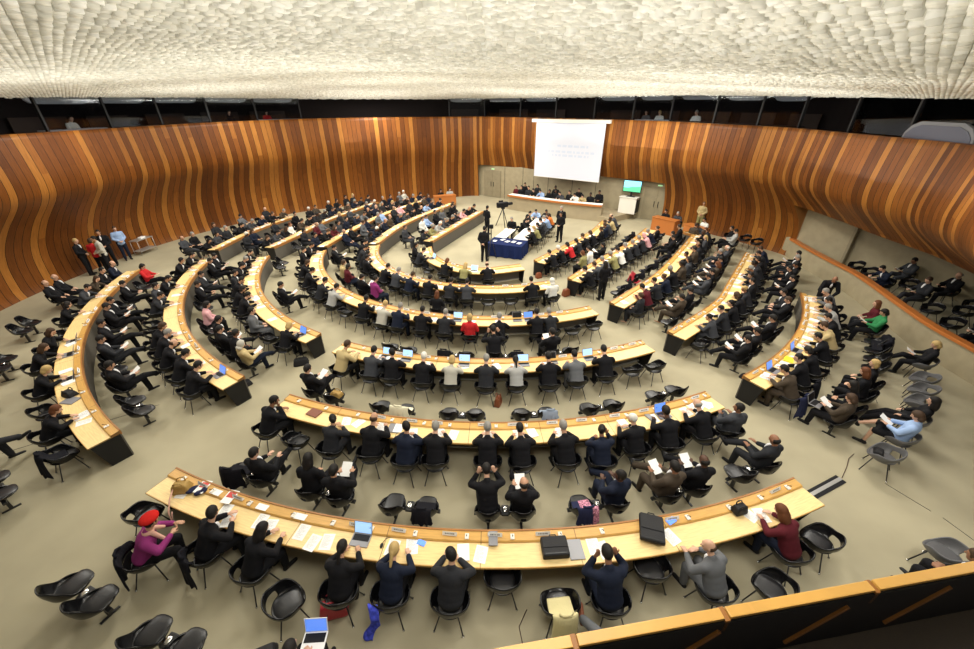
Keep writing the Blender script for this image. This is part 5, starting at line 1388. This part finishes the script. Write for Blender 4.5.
# papers and leaflets along the outermost centre desk
P1 = [(-21.4, -.30, .3, 2, 'beside the tan bag on the outermost centre desk'), (-20.4, -.50, .2, 2, 'on the strip beside the tan bag, outermost centre desk'), (-18.0, -.50, .1, 2, 'on the strip before the second sitter, outermost centre desk'),
      (-17.6, -.25, .2, 0, 'before the second sitter on the outermost centre desk'), (-16.9, -.13, .35, 0, 'at the elbow of the second sitter on the outermost centre desk'), (-14.9, -.27, .1, 0, 'before the long dark hair on the outermost centre desk'), (-14.1, -.22, .2, 0, 'at the hands of the long dark hair on the outermost centre desk'),
      (-12.0, -.26, .0, 0, 'before the swivelled empty armchair on the outermost centre desk'), (-11.0, -.12, -.1, 0, 'overhanging the edge before the empty armchair of the outermost centre desk'), (-10.2, -.18, .15, 0, 'left of the blue-screen laptop on the outermost centre desk'.replace('left of', 'close to')),
      (-6.3, -.24, -.1, 0, 'before the blond ponytail on the outermost centre desk'), (-5.2, -.30, .2, 0, 'beside the phone of the blond ponytail on the outermost centre desk'), (-2.2, -.24, .1, 1, 'before the charcoal jacket on the outermost centre desk'), (-1.2, -.22, -.2, 0, 'beside the charcoal jacket on the outermost centre desk'),
      (5.3, -.28, 0, 0, 'between the hands of the navy jacket on the outermost centre desk'), (5.8, -.20, .2, 0, 'at the elbow of the navy jacket on the outermost centre desk'), (10.0, -.25, .3, 0, 'before the grey jacket on the outermost centre desk'), (15.6, -.30, .3, 0, 'before the maroon jacket on the outermost centre desk'), (16.3, -.22, -.2, 0, 'under the hands of the maroon jacket on the outermost centre desk')]
for a, s, t, k, w in P1:
    p, n = c1.at(c1.ang(a)); paper(p, n, s, t, w, True, k, .7465 if s > -.42 else .803, 'papers on the outermost desk')
for a, w in ((-19.2, 'before the black jacket'), (-15.4, 'before the long dark hair'), (-12.6, 'by the swivelled armchair')):
    x, y, rz, n = on(c1, a, -.50); simple_box('card', x, y, .797, rz, (.24, .12, .004), 'paper', 'white card with faint print lying %s at the outermost centre desk' % w, 'card', 0)
x, y, rz, n = on(c1, 3.0, -.27); flat_bag(x, y, .747, rz, (.46, .34, .14), 'black_bag', 'black laptop bag lying on the outermost centre desk behind the beige coat')
x, y, rz, n = on(c1, 9.0, -.40); flat_bag(x, y, .797, rz - .45, (.42, .52, .09), 'black_bag', 'black backpack tilted across the rear strip beside the grey jacket', 'backpack')
x, y, rz, n = on(c1, 4.2, -.25); simple_box('folder', x, y, .747, rz, (.26, .36, .02), 'h_folder' if 'h_folder' in M else 'laptop', 'grey folder at the elbow of the navy jacket on the outermost centre desk', 'folder')
x, y, rz, n = on(c1, -.5, -.47); simple_box('folder', x, y, .795, rz, (.16, .26, .02), 'laptop', 'slim grey folder on the rear strip before the tucked empty armchair', 'folder')
x, y, rz, n = on(c1, -4.7, -.37); simple_box('phone', x, y, .747, rz - .3, (.15, .09, .02), 'blue_screen', 'blue phone beside the blond ponytail', 'phone')
x, y, rz, n = on(c1, 10.5, -.5); simple_box('phone', x, y, .797, rz + .3, (.18, .11, .02), 'blue_screen', 'blue-lit handset next to the black backpack', 'phone')
x, y, rz, n = on(c1, 15.1, -.40); bag(x, y, .765, rz, (.28, .20, .17), 'black_bag', 'black handbag on the outermost centre desk before the maroon jacket')
x, y, rz, n = on(c1, -21.6, -.33); bag(x, y, .747, rz + .5, (.34, .26, .20), 'tan_bag', 'tan leather handbag on the wood-wall end of the outermost centre desk')
me = tube('strap', [(x - .1, y - .05, .9), (x - .02, y - .30, .86), (x + .05, y - .50, .74), (x + .08, y - .56, .52), (x + .12, y - .50, .75)], .014, 6); me.materials.append(M['pink_scarf']); tag(obj('bag_strap', me), 'long tan strap of the handbag hanging over the desk edge', 'strap')
x, y, rz, n = on(c1, -20.6, -.42); 
bm = bmesh.new(); rs = random.Random(4)
for k in range(7): bm_ell(bm, (rs.uniform(-.16, .16), rs.uniform(-.08, .08), .03), (.09, .06, .035), Matrix.Rotation(rs.uniform(0, 3), 3, 'Z'), 10, 8)
o = obj('scarf', remesh(bm, 'scarf', .018, 2), None, 'navy_coat'); o.location = (x, y, .76); o.rotation_euler = (0, 0, rz); tag(o, 'crumpled dark scarf between the tan handbag and the leaflets', 'clothing')
# a mouse and its cable
x, y, rz, n = on(c1, -6.95, -.25); bm = bmesh.new(); bm_ell(bm, (0, 0, .015), (.03, .05, .02)); o = obj('computer_mouse', me_from_bm(bm, 'mouse', True), None, 'black'); o.location = (x, y, .747); o.rotation_euler = (0, 0, rz)
tag(o, 'black computer mouse beside the sky-blue laptop', 'mouse'); part('mouse_cable', (lambda m: (m.materials.append(M['cable']), m)[1])(tube('mc', [(0, .05, .01), (.03, .14, .006), (.10, .17, .006), (.08, .24, .02)], .005, 6)), o)
x, y, rz, n = on(c2, -18.3, -.30); simple_box('folder', x, y, .747, rz - .1, (.33, .25, .03), 'brown_folder', 'brown leather folder on the second centre desk before the empty armchair', 'folder')
x, y, rz, n = on(c2, -9.7, -.30); simple_box('folder', x, y, .747, rz, (.30, .32, .02), 'laptop', 'dark ring folder beside the balding sitter on the second centre desk', 'folder')
x, y, rz, n = on(c2, -9.3, -.30); paper(np.array((x, y)), n, 0, .05, 'clipped on the dark ring folder of the second centre desk', True, 0, .77)
x, y, rz, n = on(c2, 14.9, -.33); simple_box('folder', x, y, .747, rz + .2, (.12, .34, .03), 'laptop', 'grey case lying beside the blue-screen laptop of the second centre desk', 'folder')
x, y, rz, n = on(c2, 20.5, -.30); paper(np.array((x, y)), n, 0, .5, 'fanned out at the gallery-side end of the second centre desk', True, 1, .747); x, y, rz, n = on(c2, 21.6, -.27); paper(np.array((x, y)), n, 0, .9, 'beside the fanned papers at the end of the second centre desk', True, 0, .747)
x, y, rz, n = on(l1, -41.0, -.25); bag(x, y, .747, rz + .4, (.36, .26, .15), 'black_bag', 'black handbag lying on the outermost wood-wall desk')
x, y, rz, n = on(l1, -40.0, -.22); simple_box('folder', x, y, .747, rz + .6, (.36, .28, .02), 'laptop', 'dark folder under the black handbag on the outermost wood-wall desk', 'folder')
x, y, rz, n = on(l1, -36.6, -.26); paper(np.array((x, y)), n, 0, .2, 'before the auburn sitter on the outermost wood-wall desk', True, 0, .747); x, y, rz, n = on(l1, -35.6, -.24); paper(np.array((x, y)), n, 0, -.3, 'near the aisle end of the outermost wood-wall desk', True, 0, .747)
x, y, rz, n = on(l1, -46.2, -.25); paper(np.array((x, y)), n, 0, .1, 'between two laptops on the outermost wood-wall desk', True, 1, .747)
x, y, rz, n = on(r2, 37.3, -.3); simple_box('folder', x, y, .747, rz + .2, (.34, .25, .02), 'yellow', 'bright yellow folder on the outermost gallery-side desk', 'folder')
for k, a in enumerate((31.4, 31.9, 36.0, 44.6, 47.5, 51, 54)):
    x, y, rz, n = on(r2, a, -.26); paper(np.array((x, y)), n, 0, .3 - .1 * k, 'loose sheet %s along the outermost gallery-side desk' % ORD[k], True, k % 2, .747)
# clothes over chairs
def coat_chair(key, i, m, label, **k): x, y, rz = CH[(key, i)]; return coat(x, y, 0, rz, m, label, **k)
def coat_on(path, a, off, m, label, drop=.5, turn=0, seed=1, dx=0, name='coat', seat=True, w=.46):
    l = path.ang(a) if path.r else a; x, y, n = path.off(l, off); rz = face(-n[0], -n[1]); return coat(x + dx * math.cos(rz), y + dx * math.sin(rz), 0, rz + turn, m, label, drop, w, seed, name, seat, (-.325, .80), .30)
coat_chair('c1', 9, 'beige_coat', 'beige coat thrown over the empty armchair under the outermost centre desk', drop=.60, w=.46, seed=3)
coat_chair('c1', 1, 'black_coat', 'long black coat behind the person in the red beret', drop=.62, w=.58, seed=4, seat=False)
coat_chair('c1', 2, 'black_coat', 'black coat hanging from the second armchair of the outermost centre desk', drop=.60, w=.50, seed=5, seat=False)
coat_on(c2, -19.1, 1.47, 'black_coat', 'black coat spread over the linked seat beside the crossed legs', .40, .2, 6, -.34, 'coat', True, .62)
coat_on(c2, -6.35, 1.47, 'black_coat', 'folded black coat on the empty linked seats behind the second centre desk', .25, 0, 7, .34)
coat_on(c2, 6.9, 1.47, 'navy_coat', 'navy coat on the linked seat under the flowered scarf', .3, 0, 8, -.34, 'coat', True)
coat_on(c2, 6.95, 1.46, 'floral', 'pink flowered scarf spilling over the navy coat', .30, .1, 9, -.30, 'scarf', True, .30)
coat_on(c3, -11.6, 1.47, 'cream_coat', 'cream coat over linked seats behind the third centre desk', .25, 0, 10, .30, 'coat', True, .60)
coat_on(c3, 4.1, 1.47, 'denim_coat', 'grey jacket folded on the linked seats behind the third centre desk', .15, 0, 11, .34)
coat_chair('r2', 0, 'navy_coat', 'dark blue coat over the armchair of the brown jacket', drop=.55, w=.55, seed=12, seat=False)
coat_chair('r2', 1, 'black_coat', 'black coat over the second armchair of the outermost gallery-side desk', drop=.55, w=.5, seed=13, seat=False)
coat_on(r2, 50.3, 1.47, 'black_coat', 'black coat heaped on linked seats near the green top', .4, 0, 14, 0, 'coat', True, .9)
coat_chair('l1', 11, 'black_coat', 'black coat over the last armchair of the outermost wood-wall desk', drop=.5, seed=15)
coat_on(l1, -46.5, 1.57, 'denim_coat', 'pale denim jacket over the linked seats behind the outermost wood-wall desk', .3, 0, 16, 0, 'coat', True, .7)
coat_on(n_, 3.4, -1.1, 'r_coat' if 'r_coat' in M else 'red_bag', 'red jacket over a chair before the third gallery-side desk', .3, 3.1, 17, 0, 'coat', True, .5)
coat_on(c4, -6.5, 1.47, 'black_coat', 'dark coat heaped on the linked seats before the third centre desk', .25, 0, 18, -.34)
coat_on(c4, 1.8, 1.47, 'black_coat', 'black coat beside the seated adviser before the third centre desk', .2, 0, 19, .34)
for k, l in enumerate((1.0, 2.6, 4.3, 6.0)): coat_on(o_, l, 1.47, 'black_coat', 'black coat, %s on the linked seats behind the fourth gallery-side desk' % ORD[k], .2, 0, 20 + k, .1, 'coat', True, 1.0)
for k, l in enumerate((5.4, 7.2)): coat_on(p_, l, 1.47, 'black_coat', 'black coat, %s on the linked seats behind the innermost gallery-side desk' % ORD[k], .2, 0, 30 + k, .1, 'coat', True, 1.0)
# blue scarf hanging from an armchair
x, y, n = c1.off(c1.ang(-6.3), .44); rz = face(-n[0], -n[1]); bm = bmesh.new(); rows = []
for k in range(13):
    t = k / 12; yy = -.20 - .14 * min(t * 4, 1) - .02 * math.sin(t * 9); zz = .66 - max(t - .12, 0) * .74 + (.04 if t < .15 else 0)
    if t > .88: yy -= .06; 
    rows.append([bm.verts.new((-.05 + .17 * (j / 4 - .5) + .09 * math.sin(t * 5), yy + .025 * math.sin(j * 2 + t * 8), max(zz, .02))) for j in range(5)])
for a, b in zip(rows, rows[1:]):
    for j in range(4): bm.faces.new((a[j], a[j + 1], b[j + 1], b[j]))
o = obj('scarf', applied(bm, 'bscarf', [('SOLIDIFY', dict(thickness=.012)), ('SUBSURF', dict(levels=1))]), None, 'blue_scarf'); o.location = (x, y, 0); o.rotation_euler = (0, 0, rz); tag(o, 'long blue scarf hanging to the floor from the blond ponytail armchair', 'clothing')
# red beret and pink scarf on the first sitter
for o in [q for q in bpy.data.objects if q.type == 'MESH' and q.get('label', '').startswith('person in plum') and 'outermost centre' in q['label']]:
    f = figure('write_turn'); bm = bmesh.new(); bm_ell(bm, (0, -.02, .075), (.135, .140, .062), rotx(.25)); bm_ell(bm, (0, 0, .045), (.088, .105, .06))
    me = remesh(bm, 'beret', .012, 2); me.materials.append(M['beret']); part('beret', me, o, f['hm'])
    p = f['p']; bm = bmesh.new(); nb = p['nb']
    bm_ell(bm, nb + V((0, .01, .01)), (.095, .09, .05)); bm_cap(bm, nb + V((-.05, .07, 0)), nb + V((-.12, .16, -.14)), .04, .03); bm_cap(bm, nb + V((.06, .07, 0)), nb + V((.10, .17, -.16)), .04, .03)
    me = remesh(bm, 'neck_scarf', .014, 2); me.materials.append(M['pink_scarf']); part('neck_scarf', me, o)
    o['label'] = 'person in plum top, red beret and pink scarf at the outermost centre desk'
# bags on the floor
x, y = -2.60, 3.36; bag(x, y, 0, .25, (.46, .22, .36), 'red_bag', 'red leather handbag on the carpet behind the dark ponytail')
x, y = -2.45, 3.62; bag(x, y, 0, .2, (.36, .2, .25), 'black_bag', 'black handbag on the carpet under the dark ponytail armchair', False)
x, y = pol(12.9, -18.0 + .4); 
x, y, n = c3.off(c3.ang(-18.9), 1.42); bag(x, y, .47, face(-n[0], -n[1]), (.34, .26, .14), 'tan_bag', 'golden-tan bag resting on the linked seat beside the reading person')
x, y, n = c3.off(c3.ang(-.6 + .9), .55); bag(x, y, 0, 1.2, (.30, .18, .30), 'brown_bag', 'dark red-brown bag on the carpet by the grey-haired sitter')
x, y, n = l3.off(l3.ang(-31.0), .25); bag(x, y, 0, .4, (.48, .3, .22), 'black_bag', 'black holdall on the carpet at the aisle end of the third wood-wall desk')
x, y, n = l3.off(l3.ang(-33.0), 1.9); bag(x, y, 0, .9, (.42, .3, .16), 'black_bag', 'round black bag on the carpet behind the tan coat', False)
x, y, n = m_.off(.55, 1.95); bag(x, y, 0, 2.3, (.55, .26, .14), 'black_bag', 'black bag lying on the carpet in the gallery-side cross aisle', False)
x, y, n = p_.off(-.15, -.2); bag(x, y, 0, .5, (.30, .24, .28), 'brown_bag', 'brown bag on the carpet at the end of the innermost gallery-side desk', False)
x, y, n = o_.off(-.15, -.55); bag(x, y, 0, .5, (.34, .26, .34), 'brown_bag', 'red-brown bag on the carpet by the end of the fourth gallery-side desk', False)
x, y = pol(17.4, 36.7); bag(x, y, .47, .5, (.36, .3, .2), 'black_bag', 'glossy black bag on the loose grey chair')
x, y = pol(17.45, 30.3); bag(x, y, .47, .8, (.26, .2, .08), 'black_bag', 'small black purse on the empty grey chair', False)
x, y = pol(19.2, -10.6); bag(x, y, .46, .4, (.4, .3, .18), 'black_bag', 'black bag on the linked seats beside the person with a white laptop', False)
x, y = pol(16.4, 31.9); 
# books in the hands of readers: a sheet for each person who reads
k = 0
for o in [q for q in bpy.data.objects if q.type == 'MESH' and q.name.startswith('person')]:
    if '_read' in o.data.name and k < 60:
        m = o.matrix_basis; q = m @ V((0, .34, .80)); near = (q.x ** 2 + q.y ** 2) < 17 ** 2
        if rnd.random() < .8 and 'yellow rail' not in o['label'] and 'below' not in o['label']:
            k += 1; d = bpy.data.objects.new('document', paper_me); COL.objects.link(d); d.location = q; d.rotation_euler = (.55, 0, o.rotation_euler.z)
            ws = ('sheet read by ' + o['label'].replace('person in ', '').replace(', ', ' ')).split()
            tag(d, ' '.join(ws if len(ws) <= 16 else ws[:4] + ws[-12:]), 'paper', 'papers in hands')
# metal trolley by the wood wall
t = empty('trolley', (-20.1, 22.2, 0), 1.5); tag(t, 'grey metal trolley with two shelves standing by the wood wall', 'trolley')
for z in (.22, .82): obj('shelf', boxmesh('sh', (-.55, -.25, z), (.55, .25, z + .03)), t, 'grey_metal')
for sx in (-1, 1):
    for sy in (-1, 1): obj('leg', tube('tl', [(sx * .52, sy * .22, .03), (sx * .52, sy * .22, .84)], .016, 6), t, 'grey_metal')
simple_box('carton', -20.1, 22.3, .85, 1.5, (.3, .2, .08), 'paper', 'white carton on the grey metal trolley', 'box')
# floor cable duct and seams
bm = bmesh.new(); a, b = V((7.0, 5.55, 0)), V((8.1, 6.02, 0)); d = (b - a).normalized(); n = V((-d.y, d.x, 0))
o = empty('cable_ramp', a); tag(o, 'black and grey cable ramp on the carpet beyond the outermost centre desk', 'cable cover')
for nm, w0_, w1_, z, m in (('rubber_base', -.11, .11, .015, 'black'), ('metal_strip', -.03, .045, .02, 'grey_metal')):
    bm = bmesh.new(); vs = [bm.verts.new((d * l + n * w) + V((0, 0, zz))) for zz in (0.001, z) for l, w in ((0, w0_), (1.2, w0_), (1.2, w1_), (0, w1_))]
    bm.faces.new(vs[4:]); 
    for k in range(4): bm.faces.new((vs[k], vs[(k + 1) % 4], vs[4 + (k + 1) % 4], vs[4 + k]))
    bmesh.ops.recalc_face_normals(bm, faces=bm.faces[:])
    obj(nm, me_from_bm(bm, nm), o, m)
tag(obj('power_cable', tube('cable', [(8.15, 6.05, .008), (8.5, 6.35, .008), (8.75, 6.6, .008), (9.0, 6.75, .008)], .008, 6), None, 'cable'), 'thin dark cable running from the cable ramp to the loose grey chair', 'cable')
x, y = pol(18.4, 1.6); tag(obj('headset_cable', tube('cable', [(x - .1, y + .35, .01), (x - .25, y + .1, .01), (x - .2, y - .2, .01), (x - .05, y - .45, .01), (x, y - .8, .01)], .007, 6), None, 'cable'), 'thin cable curling over the carpet beside the beige coat', 'cable')
for k, pts in enumerate((((9.0, 5.9), (9.35, 5.2)), ((9.45, 5.05), (9.7, 4.0)), ((-12.1, 6.9), (-9.5, 8.7)), ((11.2, 8.6), (12.2, 10.2)))):
    struct(obj('trim_%d' % (30 + k), tube('seam', [(*pts[0], .002), (*pts[1], .002)], .006, 4), None, 'black_panel'))
# the yellow rail we look over, in three lengths with brown brackets, and the dark inside of its parapet
RA, RB = np.array((-.55, .590)), np.array((3.2, 1.136)); rt = (RB - RA) / np.hypot(*(RB - RA)); rn = np.array((rt[1], -rt[0]))  # rn: towards us
def rp(l, o, z): q = RA + rt * l + rn * o; return V((q[0], q[1], z))
def rail_block(l0, l1, o0, o1, z0, z1, bev=.008):
    bm = bmesh.new(); vs = [bm.verts.new(rp(l, o, z)) for l in (l0, l1) for o in (o0, o1) for z in (z0, z1)]
    for f in ((0, 1, 3, 2), (4, 6, 7, 5), (0, 4, 5, 1), (2, 3, 7, 6), (0, 2, 6, 4), (1, 5, 7, 3)): bm.faces.new([vs[i] for i in f])
    bmesh.ops.recalc_face_normals(bm, faces=bm.faces[:]); bevel_all(bm, bev)
    uvl = bm.loops.layers.uv.new('UVMap')
    for f in bm.faces:
        for lp in f.loops: lp[uvl].uv = (lp.vert.co.xy - V(RA)).dot(V(rt)) + .13, lp.vert.co.z
    return me_from_bm(bm, 'rail')
ro = empty('gallery_rail', rp(1.5, 0, 5.75)); tag(ro, 'yellow wooden rail in lengths with brown brackets at the edge of our gallery', 'rail')
bpy.context.view_layer.update()
for l0, l1 in ((-.6, .868), (.892, 1.488), (1.514, 2.172), (2.198, 4.2)): under(obj('rail_length', rail_block(l0, l1, 0.004, .044, 5.738, 5.755, .003), None, 'fg_rail'), ro)
for l in (.88, 1.501, 2.185): under(obj('bracket', rail_block(l - .012, l + .012, -.002, .050, 5.66, 5.745, .003), None, 'strap'), ro)
for k, l in enumerate((.92, 1.47, 2.06, 2.57)):
    bm = bmesh.new(); vs = []
    for o in (.048, .060):
        for dl, z in ((0, 5.69), (-.20, 5.445), (-.185, 5.43), (.015, 5.675)): vs.append(bm.verts.new(rp(l + dl, o, z)))
    bm.faces.new(vs[:4]); bm.faces.new(vs[4:][::-1])
    for q in range(4): bm.faces.new((vs[q], vs[4 + q], vs[4 + (q + 1) % 4], vs[(q + 1) % 4]))
    bmesh.ops.recalc_face_normals(bm, faces=bm.faces[:]); under(obj('strut', me_from_bm(bm, 'strut'), None, 'strap'), ro)
struct(obj('wall_south', rail_block(-.8, 4.4, .02, .05, 4.6, 5.735, .002), None, 'black'))
struct(obj('wall_south_front', rail_block(-.8, 4.4, 0.0, .02, 4.6, 5.71, .002), None, 'wood_wall'))
struct(obj('floor_near_gallery', rail_block(-.8, 4.4, .05, 1.6, 5.22, 5.37, .002), None, mat('grey_gallery_floor', (.075, .062, .055), .85, .15, bump=.2, bscale=150)))


DOWN, UP, WORLD, EXPO = 430.0, 240.0, .25, 0.0
# ------------------------------------------------------------------ camera, lamps, ambient world fill
f_px, pitch, roll, hcam = 389.281, R_(29.4100), R_(.3), 7.5135
cam = bpy.data.cameras.new('camera'); co = bpy.data.objects.new('camera', cam); COL.objects.link(co)
cam.sensor_fit = 'HORIZONTAL'; cam.sensor_width = 36; cam.lens = f_px / 974 * 36; cam.clip_start = .05; cam.clip_end = 200
X, U, F = V((1, 0, 0)), V((0, math.sin(pitch), math.cos(pitch))), V((0, math.cos(pitch), -math.sin(pitch)))
r_, u_ = X * math.cos(roll) - U * math.sin(roll), X * math.sin(roll) + U * math.cos(roll)
co.matrix_world = Matrix(((r_.x, u_.x, -F.x, 0), (r_.y, u_.y, -F.y, 0), (r_.z, u_.z, -F.z, hcam), (0, 0, 0, 1)))
SC.camera = co
def lamp(name, kind, loc, energy, col=(1, .95, .86), size=1.0, rot=(0, 0, 0), sy=None, spot=None):
    d = bpy.data.lights.new(name, kind); d.energy = energy; d.color = col
    if kind == 'AREA':
        d.size = size
        if sy: d.shape = 'RECTANGLE'; d.size_y = sy
    else: d.shadow_soft_size = size
    if spot: d.spot_size = spot[0]; d.spot_blend = spot[1]
    o = bpy.data.objects.new(name, d); o.location = loc; o.rotation_euler = rot; COL.objects.link(o); return o
# ceiling downlights, set in the dome
for i, (x, y) in enumerate(((-14, 10), (-6, 9), (3, 8), (10, 10), (-16, 19), (-8, 18), (0, 17), (8, 17), (-14, 27), (-6, 26), (2, 26), (9, 25), (-8, 33), (0, 33), (0, 2.5), (7, 3))):
    lamp('downlight', 'AREA', (x, y, float(ceil_z(np.array(float(x)), np.array(float(y)))) - .42), DOWN * (.55 if y < 4 else .72 if y < 12 else .8 if x < -12 else 1.15), (1, .965, .885), 2.2)
# added upward fill without fixtures, standing in for bounced light on the dome
for x, y in ((-12, 12), (-4, 11), (5, 11), (-13, 22), (-4, 21), (5, 20), (11, 18), (-8, 31), (1, 30), (9, 27), (0, 3)):
    lamp('uplighter', 'AREA', (x, y, 5.0), UP, (1, .98, .93), 6.0, (PI, 0, 0))
w = bpy.data.worlds.new('world'); SC.world = w; w.use_nodes = True
w.node_tree.nodes['Background'].inputs[0].default_value = (1, .95, .84, 1); w.node_tree.nodes['Background'].inputs[1].default_value = WORLD
SC.view_settings.view_transform = 'Standard'; SC.view_settings.look = 'None'; SC.view_settings.exposure = EXPO; SC.view_settings.gamma = 1; SC.view_settings.use_curve_mapping = False
SC.cycles.use_denoising = True; SC.cycles.max_bounces = 6; SC.cycles.diffuse_bounces = 4
